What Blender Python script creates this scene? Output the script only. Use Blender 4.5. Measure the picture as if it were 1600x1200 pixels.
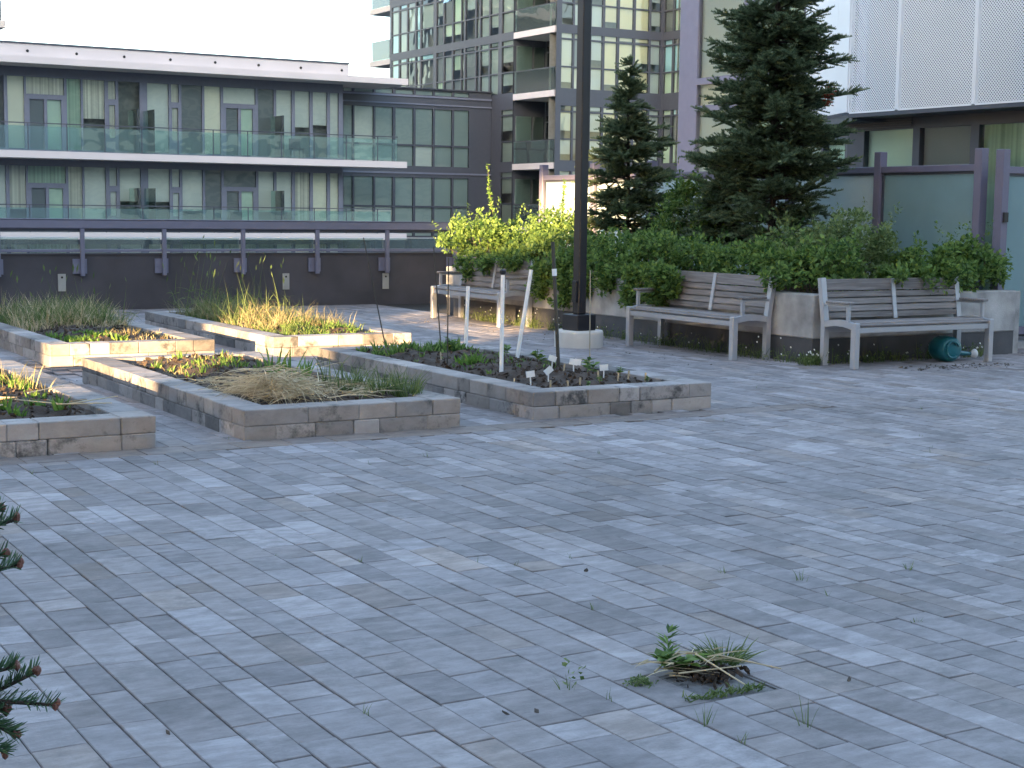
import bpy, math, random
from mathutils import Vector, Matrix, noise
random.seed(11)
PI = math.pi
rad = math.radians
# ------------------------------------------------------------------ clear
for o in list(bpy.data.objects):
    bpy.data.objects.remove(o)
sc = bpy.context.scene
COL = sc.collection

# ------------------------------------------------------------------ camera
CR = Vector((0.86191265, -0.50690753, 0.01230169))
CU = Vector((0.04590706, 0.10217276, 0.99370683))
CF = Vector((0.50497438, 0.85592376, -0.11133463))
CAMP = Vector((0, 0, 1.5))
cd = bpy.data.cameras.new('camera')
cam = bpy.data.objects.new('camera', cd)
COL.objects.link(cam)
cam.matrix_world = Matrix(((CR.x, CU.x, -CF.x, 0), (CR.y, CU.y, -CF.y, 0), (CR.z, CU.z, -CF.z, 1.5), (0, 0, 0, 1)))
cd.sensor_width = 36.0
cd.lens = 2403 / 1600 * 36.0
cd.clip_start = 0.05
cd.clip_end = 3000
sc.camera = cam

# ------------------------------------------------------------------ sky, sun, exposure
SUN_EL = 5.5
SH = Vector((0.777, 0.629, 0)).normalized()          # the way the sunlight travels over the ground
az = math.atan2(-SH.x, -SH.y)                        # compass direction of the sun itself
w = bpy.data.worlds.new('World')
sc.world = w
w.use_nodes = True
nt = w.node_tree
bg = nt.nodes['Background']
sky = nt.nodes.new('ShaderNodeTexSky')
sky.sky_type = 'NISHITA'
sky.sun_disc = False
sky.sun_elevation = rad(SUN_EL)
sky.sun_rotation = az
sky.air_density = 0.65
sky.dust_density = 1.8
sky.ozone_density = 0.5
nt.links.new(sky.outputs[0], bg.inputs[0])
bg.inputs[1].default_value = 0.15
sl = bpy.data.lights.new('sun', 'SUN')
sun = bpy.data.objects.new('sun', sl)
COL.objects.link(sun)
sl.energy = 3.9
sl.angle = rad(0.5)
sl.color = (1.0, 0.66, 0.33)
sd = Vector((SH.x * math.cos(rad(SUN_EL)), SH.y * math.cos(rad(SUN_EL)), -math.sin(rad(SUN_EL))))
sun.rotation_euler = sd.to_track_quat('-Z', 'Y').to_euler()
sc.view_settings.view_transform = 'Standard'
sc.view_settings.look = 'None'
sc.view_settings.exposure = 3.38
sc.view_settings.gamma = 1.0
sc.view_settings.use_curve_mapping = False
sc.render.engine = 'CYCLES'
sc.cycles.max_bounces = 8
sc.cycles.transparent_max_bounces = 24

# ------------------------------------------------------------------ materials
MATS = {}
def new_mat(name):
    m = bpy.data.materials.new(name)
    m.use_nodes = True
    MATS[name] = m
    n = m.node_tree.nodes
    return m, n, m.node_tree.links, n['Principled BSDF']

def simple(name, col, rough=0.6, metal=0.0, var=0.12, scale=6.0, bump=0.0, bscale=60.0, spec=0.5):
    m, n, l, p = new_mat(name)
    tc = n.new('ShaderNodeTexCoord')
    nz = n.new('ShaderNodeTexNoise'); nz.inputs['Scale'].default_value = scale; nz.inputs['Detail'].default_value = 6
    l.new(tc.outputs['Object'], nz.inputs['Vector'])
    cr = n.new('ShaderNodeValToRGB')
    cr.color_ramp.elements[0].position = 0.3; cr.color_ramp.elements[1].position = 0.72
    cr.color_ramp.elements[0].color = tuple(c * (1 - var) for c in col) + (1,)
    cr.color_ramp.elements[1].color = tuple(min(1, c * (1 + var)) for c in col) + (1,)
    l.new(nz.outputs['Fac'], cr.inputs[0]); l.new(cr.outputs[0], p.inputs['Base Color'])
    p.inputs['Roughness'].default_value = rough
    p.inputs['Metallic'].default_value = metal
    p.inputs['Specular IOR Level'].default_value = spec
    if bump:
        b = n.new('ShaderNodeBump'); b.inputs['Strength'].default_value = bump; b.inputs['Distance'].default_value = 0.01
        n2 = n.new('ShaderNodeTexNoise'); n2.inputs['Scale'].default_value = bscale; n2.inputs['Detail'].default_value = 5
        l.new(tc.outputs['Object'], n2.inputs['Vector'])
        l.new(n2.outputs['Fac'], b.inputs['Height']); l.new(b.outputs[0], p.inputs['Normal'])
    return m

def stone(name, stops, stain, stain_amt, nscale=5.0, stretch=(1, 1, 1), rough=0.85, mott=0.9):
    """cast stone: tone per piece from the face attribute pv (tone, hue, seed), cloudy mottling, dark stains"""
    m, n, l, p = new_mat(name)
    at = n.new('ShaderNodeAttribute'); at.attribute_name = 'pv'
    sp = n.new('ShaderNodeSeparateColor'); l.new(at.outputs['Color'], sp.inputs[0])
    tc = n.new('ShaderNodeTexCoord')
    ofs = n.new('ShaderNodeVectorMath'); ofs.operation = 'SCALE'; ofs.inputs['Scale'].default_value = 37.0
    l.new(at.outputs['Color'], ofs.inputs[0])
    add = n.new('ShaderNodeVectorMath'); add.operation = 'ADD'
    l.new(tc.outputs['Object'], add.inputs[0]); l.new(ofs.outputs[0], add.inputs[1])
    mp = n.new('ShaderNodeMapping'); mp.inputs['Scale'].default_value = stretch; l.new(add.outputs[0], mp.inputs[0])
    nz = n.new('ShaderNodeTexNoise'); nz.inputs['Scale'].default_value = nscale; nz.inputs['Detail'].default_value = 9; nz.inputs['Roughness'].default_value = 0.70
    l.new(mp.outputs[0], nz.inputs['Vector'])
    ma = n.new('ShaderNodeMath'); ma.operation = 'MULTIPLY_ADD'; ma.inputs[1].default_value = mott; ma.inputs[2].default_value = -mott / 2
    l.new(nz.outputs['Fac'], ma.inputs[0])
    ad = n.new('ShaderNodeMath'); ad.operation = 'ADD'; l.new(ma.outputs[0], ad.inputs[0]); l.new(sp.outputs[0], ad.inputs[1])
    cr = n.new('ShaderNodeValToRGB')
    e = cr.color_ramp.elements
    e[0].position = 0.0; e[0].color = stops[0] + (1,)
    e[1].position = 1.0; e[1].color = stops[-1] + (1,)
    for i, s in enumerate(stops[1:-1]):
        k = e.new((i + 1) / (len(stops) - 1)); k.color = s + (1,)
    l.new(ad.outputs[0], cr.inputs[0])
    hs = n.new('ShaderNodeMix'); hs.data_type = 'RGBA'; hs.blend_type = 'MULTIPLY'
    l.new(sp.outputs[1], hs.inputs[0]); l.new(cr.outputs[0], hs.inputs[6]); hs.inputs[7].default_value = (1.0, 0.86, 0.70, 1)
    # stains
    n3 = n.new('ShaderNodeTexNoise'); n3.inputs['Scale'].default_value = 14; n3.inputs['Detail'].default_value = 8; n3.inputs['Roughness'].default_value = 0.7
    l.new(add.outputs[0], n3.inputs['Vector'])
    n4 = n.new('ShaderNodeTexNoise'); n4.inputs['Scale'].default_value = 2.2; l.new(add.outputs[0], n4.inputs['Vector'])
    mu = n.new('ShaderNodeMath'); mu.operation = 'MULTIPLY'; l.new(n3.outputs['Fac'], mu.inputs[0]); l.new(n4.outputs['Fac'], mu.inputs[1])
    mr = n.new('ShaderNodeMapRange'); mr.inputs['From Min'].default_value = 0.27; mr.inputs['From Max'].default_value = 0.40; mr.inputs['To Max'].default_value = stain_amt
    l.new(mu.outputs[0], mr.inputs['Value'])
    mx = n.new('ShaderNodeMix'); mx.data_type = 'RGBA'
    l.new(mr.outputs[0], mx.inputs[0]); l.new(hs.outputs[2], mx.inputs[6]); mx.inputs[7].default_value = stain + (1,)
    ge = n.new('ShaderNodeNewGeometry')
    n6 = n.new('ShaderNodeTexNoise'); n6.inputs['Scale'].default_value = 0.55; n6.inputs['Detail'].default_value = 9; n6.inputs['Roughness'].default_value = 0.68
    l.new(ge.outputs['Position'], n6.inputs['Vector'])
    r6 = n.new('ShaderNodeMapRange'); r6.inputs['From Min'].default_value = 0.32; r6.inputs['From Max'].default_value = 0.62; r6.inputs['To Min'].default_value = 0.74; r6.inputs['To Max'].default_value = 1.06
    l.new(n6.outputs['Fac'], r6.inputs['Value'])
    m6 = n.new('ShaderNodeVectorMath'); m6.operation = 'SCALE'; l.new(mx.outputs[2], m6.inputs[0]); l.new(r6.outputs[0], m6.inputs['Scale'])
    l.new(m6.outputs[0], p.inputs['Base Color'])
    p.inputs['Roughness'].default_value = rough
    b = n.new('ShaderNodeBump'); b.inputs['Strength'].default_value = 0.35; b.inputs['Distance'].default_value = 0.004
    n5 = n.new('ShaderNodeTexNoise'); n5.inputs['Scale'].default_value = 90; n5.inputs['Detail'].default_value = 6
    l.new(tc.outputs['Object'], n5.inputs['Vector']); l.new(n5.outputs['Fac'], b.inputs['Height']); l.new(b.outputs[0], p.inputs['Normal'])
    return m

def leafmat(name, dark, light, trans=0.35, rough=0.5):
    m, n, l, p = new_mat(name)
    g = n.new('ShaderNodeNewGeometry')
    cr = n.new('ShaderNodeValToRGB')
    cr.color_ramp.elements[0].color = dark + (1,); cr.color_ramp.elements[1].color = light + (1,)
    l.new(g.outputs['Random Per Island'], cr.inputs[0])
    l.new(cr.outputs[0], p.inputs['Base Color'])
    p.inputs['Roughness'].default_value = rough
    p.inputs['Specular IOR Level'].default_value = 0.3
    tr = n.new('ShaderNodeBsdfTranslucent'); l.new(cr.outputs[0], tr.inputs[0])
    mx = n.new('ShaderNodeMixShader'); mx.inputs[0].default_value = trans
    l.new(p.outputs[0], mx.inputs[1]); l.new(tr.outputs[0], mx.inputs[2])
    l.new(mx.outputs[0], n['Material Output'].inputs[0])
    return m

def glassmat(name, tint, refl=0.12, rough=0.01, wavy=0.0, haze=0.0, hazecol=(0.4, 0.5, 0.5)):
    """window glass: tinted see-through mixed with a mirror by the angle of view"""
    m, n, l, p = new_mat(name)
    n.remove(p)
    t = n.new('ShaderNodeBsdfTransparent'); t.inputs[0].default_value = tint + (1,)
    g = n.new('ShaderNodeBsdfGlossy'); g.inputs['Roughness'].default_value = rough; g.inputs[0].default_value = (0.95, 0.97, 0.96, 1)
    fr = n.new('ShaderNodeFresnel'); fr.inputs[0].default_value = 1.5
    ad = n.new('ShaderNodeMath'); ad.operation = 'ADD'; ad.inputs[1].default_value = refl; ad.use_clamp = True
    l.new(fr.outputs[0], ad.inputs[0])
    mx = n.new('ShaderNodeMixShader'); l.new(ad.outputs[0], mx.inputs[0]); l.new(g.outputs[0], mx.inputs[2])
    if haze:
        d = n.new('ShaderNodeBsdfDiffuse'); d.inputs[0].default_value = hazecol + (1,)
        m2 = n.new('ShaderNodeMixShader'); m2.inputs[0].default_value = haze
        l.new(t.outputs[0], m2.inputs[1]); l.new(d.outputs[0], m2.inputs[2]); l.new(m2.outputs[0], mx.inputs[1])
    else:
        l.new(t.outputs[0], mx.inputs[1])
    if wavy:
        tc = n.new('ShaderNodeTexCoord'); nz = n.new('ShaderNodeTexNoise'); nz.inputs['Scale'].default_value = 1.3; nz.inputs['Detail'].default_value = 1
        l.new(tc.outputs['Object'], nz.inputs['Vector'])
        b = n.new('ShaderNodeBump'); b.inputs['Strength'].default_value = wavy; b.inputs['Distance'].default_value = 0.03
        l.new(nz.outputs['Fac'], b.inputs['Height']); l.new(b.outputs[0], g.inputs['Normal'])
    l.new(mx.outputs[0], n['Material Output'].inputs[0])
    return m

def frosted(name, col, trans=0.55):
    m, n, l, p = new_mat(name)
    p.inputs['Base Color'].default_value = col + (1,)
    p.inputs['Roughness'].default_value = 0.35
    tc = n.new('ShaderNodeTexCoord'); nz = n.new('ShaderNodeTexNoise'); nz.inputs['Scale'].default_value = 3; nz.inputs['Detail'].default_value = 8
    l.new(tc.outputs['Object'], nz.inputs['Vector'])
    cr = n.new('ShaderNodeValToRGB'); cr.color_ramp.elements[0].position = 0.35; cr.color_ramp.elements[1].position = 0.75
    cr.color_ramp.elements[0].color = tuple(c * 0.93 for c in col) + (1,); cr.color_ramp.elements[1].color = tuple(min(1, c * 1.1) for c in col) + (1,)
    l.new(nz.outputs['Fac'], cr.inputs[0]); l.new(cr.outputs[0], p.inputs['Base Color'])
    t = n.new('ShaderNodeBsdfTranslucent'); t.inputs[0].default_value = tuple(min(1, c * 1.25) for c in col) + (1,)
    mx = n.new('ShaderNodeMixShader'); mx.inputs[0].default_value = trans
    l.new(p.outputs[0], mx.inputs[1]); l.new(t.outputs[0], mx.inputs[2]); l.new(mx.outputs[0], n['Material Output'].inputs[0])
    return m

def wood(name, c1, c2):
    m, n, l, p = new_mat(name)
    tc = n.new('ShaderNodeTexCoord'); mp = n.new('ShaderNodeMapping'); mp.inputs['Scale'].default_value = (1.5, 30, 30)
    l.new(tc.outputs['Object'], mp.inputs[0])
    nz = n.new('ShaderNodeTexNoise'); nz.inputs['Scale'].default_value = 2; nz.inputs['Detail'].default_value = 7
    l.new(mp.outputs[0], nz.inputs['Vector'])
    oi = n.new('ShaderNodeObjectInfo')
    ma = n.new('ShaderNodeMath'); ma.operation = 'MULTIPLY_ADD'; ma.inputs[1].default_value = 0.3; l.new(oi.outputs['Random'], ma.inputs[0]); l.new(nz.outputs['Fac'], ma.inputs[2])
    cr = n.new('ShaderNodeValToRGB'); cr.color_ramp.elements[0].position = 0.4; cr.color_ramp.elements[1].position = 0.85
    cr.color_ramp.elements[0].color = c1 + (1,); cr.color_ramp.elements[1].color = c2 + (1,)
    l.new(ma.outputs[0], cr.inputs[0]); l.new(cr.outputs[0], p.inputs['Base Color'])
    p.inputs['Roughness'].default_value = 0.7
    b = n.new('ShaderNodeBump'); b.inputs['Strength'].default_value = 0.4; b.inputs['Distance'].default_value = 0.003
    l.new(nz.outputs['Fac'], b.inputs['Height']); l.new(b.outputs[0], p.inputs['Normal'])
    return m

stone('paver', [(0.150, 0.138, 0.142), (0.210, 0.194, 0.200), (0.268, 0.250, 0.258), (0.36, 0.340, 0.355)], (0.12, 0.115, 0.115), 0.5, 6.5, (1.0, 2.3, 1), mott=1.9)
stone('block', [(0.10, 0.098, 0.102), (0.20, 0.188, 0.188), (0.30, 0.28, 0.276), (0.40, 0.375, 0.37)], (0.045, 0.045, 0.045), 0.9, 7.0, (1, 1, 1.6))
simple('joint', (0.022, 0.021, 0.020), 0.95, bump=0.6)
simple('concrete', (0.33, 0.325, 0.32), 0.85, var=0.42, scale=3.2, bump=0.3)
simple('base_paint', (0.065, 0.065, 0.07), 0.8, var=0.25, scale=3, bump=0.2)
simple('lamp_concrete', (0.55, 0.52, 0.48), 0.85, var=0.10, scale=5, bump=0.2)
simple('black_metal', (0.016, 0.016, 0.02), 0.38, var=0.15)
simple('parapet_paint', (0.070, 0.063, 0.069), 0.75, var=0.22, scale=1.6, bump=0.1)
simple('rail_paint', (0.21, 0.205, 0.27), 0.42, metal=0.25, var=0.06)
simple('plate', (0.42, 0.40, 0.36), 0.5, metal=0.2)
simple('hole', (0.02, 0.02, 0.02), 0.8)
simple('white_fascia', (0.60, 0.55, 0.55), 0.6, var=0.04, scale=1.0)
simple('soffit', (0.42, 0.41, 0.42), 0.8, var=0.05)
simple('frame_dark', (0.060, 0.067, 0.088), 0.45, var=0.06)
simple('frame_slate', (0.15, 0.165, 0.225), 0.5, var=0.06)
simple('lavender_paint', (0.24, 0.225, 0.30), 0.45, var=0.05)
simple('fence_paint', (0.15, 0.140, 0.20), 0.42, var=0.06)
simple('white_metal', (0.82, 0.83, 0.86), 0.4, var=0.03, scale=1.2)
simple('interior', (0.22, 0.23, 0.22), 0.9)
simple('soil', (0.050, 0.034, 0.024), 0.95, var=0.5, scale=9, bump=1.0, bscale=45)
simple('beige_wall', (0.50, 0.44, 0.36), 0.8, var=0.05)
simple('asphalt', (0.055, 0.055, 0.055), 0.9)
simple('bark', (0.055, 0.042, 0.036), 0.9, var=0.4, scale=25, bump=0.8)
simple('twig', (0.10, 0.075, 0.045), 0.8, var=0.3)
simple('bud', (0.16, 0.062, 0.045), 0.6, var=0.3, scale=80)
simple('pvc', (0.78, 0.79, 0.80), 0.35, var=0.03)
simple('stake_dark', (0.045, 0.042, 0.035), 0.6)
simple('stake_cane', (0.34, 0.30, 0.22), 0.7)
simple('tag_white', (0.80, 0.81, 0.82), 0.5, var=0.02)
simple('tag_wood', (0.50, 0.40, 0.27), 0.7)
simple('teal_plastic', (0.012, 0.13, 0.16), 0.28, var=0.08)
simple('bench_metal', (0.40, 0.41, 0.44), 0.42, metal=0.35, var=0.06)
simple('petal', (0.75, 0.75, 0.70), 0.6)
simple('drain_iron', (0.12, 0.115, 0.115), 0.8, var=0.3, scale=12, bump=0.8)
simple('stone_chip', (0.10, 0.09, 0.08), 0.9)
simple('red_leaf', (0.22, 0.035, 0.012), 0.7)
wood('teak', (0.110, 0.100, 0.098), (0.26, 0.24, 0.235))
leafmat('fir', (0.055, 0.095, 0.058), (0.20, 0.26, 0.14), 0.35)
leafmat('fir_near', (0.035, 0.085, 0.045), (0.085, 0.16, 0.08), 0.2)
leafmat('shrub', (0.034, 0.090, 0.024), (0.23, 0.34, 0.085), 0.42)
leafmat('shrub_pale', (0.07, 0.12, 0.04), (0.26, 0.33, 0.13), 0.4)
leafmat('grass', (0.055, 0.10, 0.025), (0.20, 0.25, 0.09), 0.4)
leafmat('dry_grass', (0.15, 0.14, 0.06), (0.40, 0.34, 0.19), 0.3)
leafmat('straw', (0.34, 0.26, 0.15), (0.74, 0.62, 0.42), 0.2)
leafmat('sprout', (0.07, 0.16, 0.025), (0.20, 0.32, 0.07), 0.4)
glassmat('window_glass', (0.90, 0.95, 0.92), 0.03, 0.01, 0.5)
glassmat('rail_glass', (0.74, 0.90, 0.87), 0.08, 0.01, 0.25, haze=0.10, hazecol=(0.48, 0.64, 0.64))
glassmat('clear_glass', (0.80, 0.90, 0.88), 0.04, 0.01, 0.1, haze=0.10, hazecol=(0.4, 0.5, 0.5))
frosted('frosted_glass', (0.62, 0.70, 0.71))
frosted('frosted_teal', (0.32, 0.45, 0.47), 0.5)
for nm, c in dict(blind_pale=(0.82, 0.79, 0.66), blind_grey=(0.66, 0.68, 0.64), warm_reflect_tint=(0.86, 0.76, 0.50), blind_green=(0.60, 0.72, 0.60), blind_dark=(0.22, 0.24, 0.25), sky_reflect_tint=(0.46, 0.72, 0.82), blind_slate=(0.37, 0.43, 0.42)).items():  # two of these tones stand in for sky reflections on the tower panes
    simple(nm, c, 0.85, var=0.06, scale=0.8)

def curtain(name, col):
    m, n, l, p = new_mat(name)
    tc = n.new('ShaderNodeTexCoord')
    ve = n.new('ShaderNodeVectorMath'); ve.operation = 'DOT_PRODUCT'; ve.inputs[1].default_value = (1, 1, 0); l.new(tc.outputs['Object'], ve.inputs[0])
    nz = n.new('ShaderNodeTexNoise'); nz.noise_dimensions = '1D'; nz.inputs['Scale'].default_value = 9; nz.inputs['Detail'].default_value = 3
    l.new(ve.outputs['Value'], nz.inputs['W'])
    cr = n.new('ShaderNodeValToRGB'); cr.color_ramp.elements[0].position = .3; cr.color_ramp.elements[1].position = .7
    cr.color_ramp.elements[0].color = tuple(c * .55 for c in col) + (1,); cr.color_ramp.elements[1].color = col + (1,)  # shading of the folds painted as darker vertical stripes
    l.new(nz.outputs['Fac'], cr.inputs[0]); l.new(cr.outputs[0], p.inputs['Base Color']); p.inputs['Roughness'].default_value = .9
curtain('curtain_pale', (0.80, 0.78, 0.68)); curtain('curtain_green', (0.55, 0.70, 0.56))

# ------------------------------------------------------------------ mesh helpers
class MB:
    def __init__(s): s.v = []; s.f = []; s.pv = []
    def quad(s, a, b, c, d):
        i = len(s.v); s.v += [tuple(a), tuple(b), tuple(c), tuple(d)]; s.f.append((i, i + 1, i + 2, i + 3))
    def tri(s, a, b, c):
        i = len(s.v); s.v += [tuple(a), tuple(b), tuple(c)]; s.f.append((i, i + 1, i + 2))
    def box(s, x0, x1, y0, y1, z0, z1, bev=0.0):
        i = len(s.v)
        if not bev:
            s.v += [(x, y, z) for z in (z0, z1) for y in (y0, y1) for x in (x0, x1)]
            s.f += [(i, i + 2, i + 3, i + 1), (i + 4, i + 5, i + 7, i + 6), (i, i + 1, i + 5, i + 4), (i + 2, i + 6, i + 7, i + 3), (i, i + 4, i + 6, i + 2), (i + 1, i + 3, i + 7, i + 5)]
        else:
            b = bev
            ring = lambda q, z: [(x0 + q, y0 + b, z), (x0 + b, y0 + q, z), (x1 - b, y0 + q, z), (x1 - q, y0 + b, z), (x1 - q, y1 - b, z), (x1 - b, y1 - q, z), (x0 + b, y1 - q, z), (x0 + q, y1 - b, z)]
            s.v += ring(b, z0) + ring(0, z0 + b) + ring(0, z1 - b) + ring(b, z1)
            for k in range(3):
                for j in range(8):
                    a = i + k * 8 + j; c = i + k * 8 + (j + 1) % 8
                    s.f.append((a, c, c + 8, a + 8))
            s.f.append(tuple(i + 24 + j for j in range(8)))
            s.f.append(tuple(i + 7 - j for j in range(8)))
    def obox(s, c, ax, ay, az_, hx, hy, hz):
        """box at c with half sizes along three axes"""
        i = len(s.v); c = Vector(c)
        for sz in (-1, 1):
            for sy in (-1, 1):
                for sx in (-1, 1):
                    s.v.append(tuple(c + ax * hx * sx + ay * hy * sy + az_ * hz * sz))
        s.f += [(i, i + 2, i + 3, i + 1), (i + 4, i + 5, i + 7, i + 6), (i, i + 1, i + 5, i + 4), (i + 2, i + 6, i + 7, i + 3), (i, i + 4, i + 6, i + 2), (i + 1, i + 3, i + 7, i + 5)]
    def bar(s, p, q, wd, ht, up=Vector((0, 0, 1))):
        p = Vector(p); q = Vector(q); d = (q - p); L = d.length; d.normalize()
        sd_ = d.cross(up)
        if sd_.length < 1e-4: sd_ = d.cross(Vector((0, 1, 0)))
        sd_.normalize(); u2 = sd_.cross(d)
        s.obox((p + q) / 2, d, sd_, u2, L / 2, wd / 2, ht / 2)
    def tube(s, pts, radii, n=8, caps=True):
        i0 = len(s.v); pts = [Vector(p) for p in pts]
        for k, p in enumerate(pts):
            d = (pts[min(k + 1, len(pts) - 1)] - pts[max(k - 1, 0)])
            d.normalize()
            a = d.cross(Vector((0, 0, 1)))
            if a.length < 1e-3: a = Vector((1, 0, 0))
            a.normalize(); b = d.cross(a)
            for j in range(n):
                t = 2 * PI * j / n
                s.v.append(tuple(p + (a * math.cos(t) + b * math.sin(t)) * radii[k]))
        for k in range(len(pts) - 1):
            for j in range(n):
                a = i0 + k * n + j; b = i0 + k * n + (j + 1) % n
                s.f.append((a, b, b + n, a + n))
        if caps:
            s.f.append(tuple(i0 + n - 1 - j for j in range(n)))
            s.f.append(tuple(i0 + (len(pts) - 1) * n + j for j in range(n)))
    def lathe(s, c, prof, n=24):
        i0 = len(s.v)
        for r, z in prof:
            for j in range(n):
                t = 2 * PI * j / n
                s.v.append((c[0] + r * math.cos(t), c[1] + r * math.sin(t), c[2] + z))
        for k in range(len(prof) - 1):
            for j in range(n):
                a = i0 + k * n + j; b = i0 + k * n + (j + 1) % n
                s.f.append((a, b, b + n, a + n))
        s.f.append(tuple(i0 + n - 1 - j for j in range(n)))
        s.f.append(tuple(i0 + (len(prof) - 1) * n + j for j in range(n)))
    def blade(s, p, d, L, wd, bend, seg=3):
        """grass blade: tapering strip that droops"""
        p = Vector(p); d = Vector(d).normalized()
        sd_ = d.cross(Vector((random.uniform(-1, 1), random.uniform(-1, 1), 0.2)))
        if sd_.length < 1e-3: sd_ = Vector((1, 0, 0))
        sd_.normalize()
        i = len(s.v); g = Vector((0, 0, -1))
        for k in range(seg):
            t = k / seg
            w2 = wd * (1 - 0.7 * t) / 2
            s.v += [tuple(p - sd_ * w2), tuple(p + sd_ * w2)]
            p = p + d * (L / seg)
            d = (d + g * bend / seg).normalized()
        s.v.append(tuple(p))
        for k in range(seg - 1):
            a = i + 2 * k
            s.f.append((a, a + 1, a + 3, a + 2))
        a = i + 2 * (seg - 1)
        s.f.append((a, a + 1, i + 2 * seg))
        return p
    def leaf(s, p, d, nrm, L, wd):
        """one folded leaf of two halves"""
        p = Vector(p); sd_ = d.cross(nrm).normalized()
        m = p + d * L * 0.5; dn = nrm * (wd * 0.22)
        i = len(s.v)
        s.v += [tuple(p), tuple(m + sd_ * wd / 2 + dn), tuple(p + d * L), tuple(m - sd_ * wd / 2 + dn)]
        s.f += [(i, i + 1, i + 2), (i, i + 2, i + 3)]
    def build(s, name, mat, parent=None, smooth=False, pv=None):
        me = bpy.data.meshes.new(name)
        me.from_pydata(s.v, [], s.f)
        me.materials.append(MATS[mat])
        if smooth:
            me.polygons.foreach_set('use_smooth', [True] * len(me.polygons))
        if pv is not None:
            a = me.attributes.new('pv', 'FLOAT_COLOR', 'FACE')
            if isinstance(pv, tuple):
                flat = list(pv + (1.0,)) * len(me.polygons)
            else:
                flat = [x for q in pv for x in (q + (1.0,))]
            a.data.foreach_set('color', flat)
        me.update()
        o = bpy.data.objects.new(name, me)
        COL.objects.link(o)
        if parent: o.parent = parent
        return o

def thing(name, label, cat, loc=(0, 0, 0), rz=0.0, group=None):
    o = bpy.data.objects.new(name, None)
    COL.objects.link(o)
    o.empty_display_size = 0.2
    o.location = loc; o.rotation_euler = (0, 0, rz)
    return tag(o, label, cat, group)
def tag(o, label, cat, group=None):
    o['label'] = label; o['category'] = cat
    if group: o['group'] = group
    return o
def kind(o, k):
    o['kind'] = k; return o
def part(name, mat, parent, *boxes, bev=0.0):
    m = MB()
    for b in boxes: m.box(*b, bev=bev)
    return m.build(name, mat, parent)
def rv(a=1.0):
    return Vector((random.uniform(-a, a), random.uniform(-a, a), random.uniform(-a, a)))
U = random.uniform

# ================================================================== GROUND
def gz(x, y):
    """the deck dips a little towards a drain between the rows of beds"""
    return -0.085 * math.exp(-(((x - 3.0) / 1.1) ** 2 + ((y - 14.1) / 0.75) ** 2))

street = part('ground', 'asphalt', None, (-1500, 1500, -1500, 1500, -12.2, -12.0)); kind(street, 'structure')

deck = MB()
xs = [-14 + 0.5 * i for i in range(64)]; ys = [-10 + 0.5 * i for i in range(66)]
for x in xs:
    for y in ys:
        deck.v.append((x, y, gz(x, y) - 0.013))
for i in range(len(xs) - 1):
    for j in range(len(ys) - 1):
        a = i * len(ys) + j
        deck.f.append((a, a + len(ys), a + len(ys) + 1, a + 1))
pavement = deck.build('pavement', 'joint'); kind(pavement, 'structure')
slab = part('terrace_slab', 'concrete', None, (-14, 17.4, -10, 22.35, -0.8, -0.2)); kind(slab, 'structure')

# footprints that no paver shows in: beds, planter, lamp base, drain
BEDS = [(1.30, 2.94, 9.38, 13.30), (3.52, 5.12, 9.38, 13.30), (5.76, 7.38, 9.45, 13.40),
        (3.58, 5.20, 14.64, 18.90), (5.82, 7.40, 14.66, 18.96)]
DRAIN = (2.87, 3.16, 3.66, 3.95)
def blocked(x, y):
    for a, b, c, d in BEDS:
        if a + .1 < x < b - .1 and c + .1 < y < d - .1: return True
    if 10.6 < x < 13.6 and y > 11.95: return True
    return False
BORDER = (1.0, 8.3, 9.10, 9.36)   # brown course laid across, in front of the first beds
pv_list = []
def tone():
    r = random.random()
    if r < .25: t = U(.16, .38)
    elif r < .72: t = U(.38, .58)
    else: t = U(.58, .88)
    h = U(.3, .65) if random.random() < .10 else U(0, .22)
    return (t, h, random.random())
x = -1.6; dx0 = None
while x < 15.6:
    wd = random.choice((.118, .118, .16, .16, .16, .118))
    if dx0 is None and x + wd / 2 > DRAIN[0]: dx0 = x; dx1 = x
    indr = dx0 is not None and x - dx0 < .20
    if indr: dx1 = x + wd
    y = 1.0 + U(0, .3)
    while y < 22.3:
        L = random.choice((.16, .24, .24, .32, .32, .40, .45))
        y1 = min(y + L, 22.36)
        if y < BORDER[3] and y1 > BORDER[2] and BORDER[0] < x + wd / 2 < BORDER[1]:
            if y < BORDER[2] - .05: y1 = BORDER[2]
            else:
                y = BORDER[3]; continue
        if indr and y < DRAIN[3] and y1 > DRAIN[2]:
            if y < DRAIN[2] - .04: y1 = DRAIN[2]
            else:
                y = DRAIN[3]; continue
        cx, cy = x + wd / 2, (y + y1) / 2
        if cx < 1.22 * cy + 2.8 and cx > 0.08 * cy - 1.6 and not blocked(cx, cy):
            pv_list.append((x, x + wd, y, y1, tone()))
        y = y1
    x += wd
y = BORDER[2]
for row in range(1):
    x = BORDER[0]
    while x < BORDER[1]:
        L = random.choice((.3, .36, .42))
        pv_list.append((x, min(x + L, BORDER[1]), BORDER[2], BORDER[3], (U(.22, .45), U(.5, .95), random.random())))
        x += L
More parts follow.
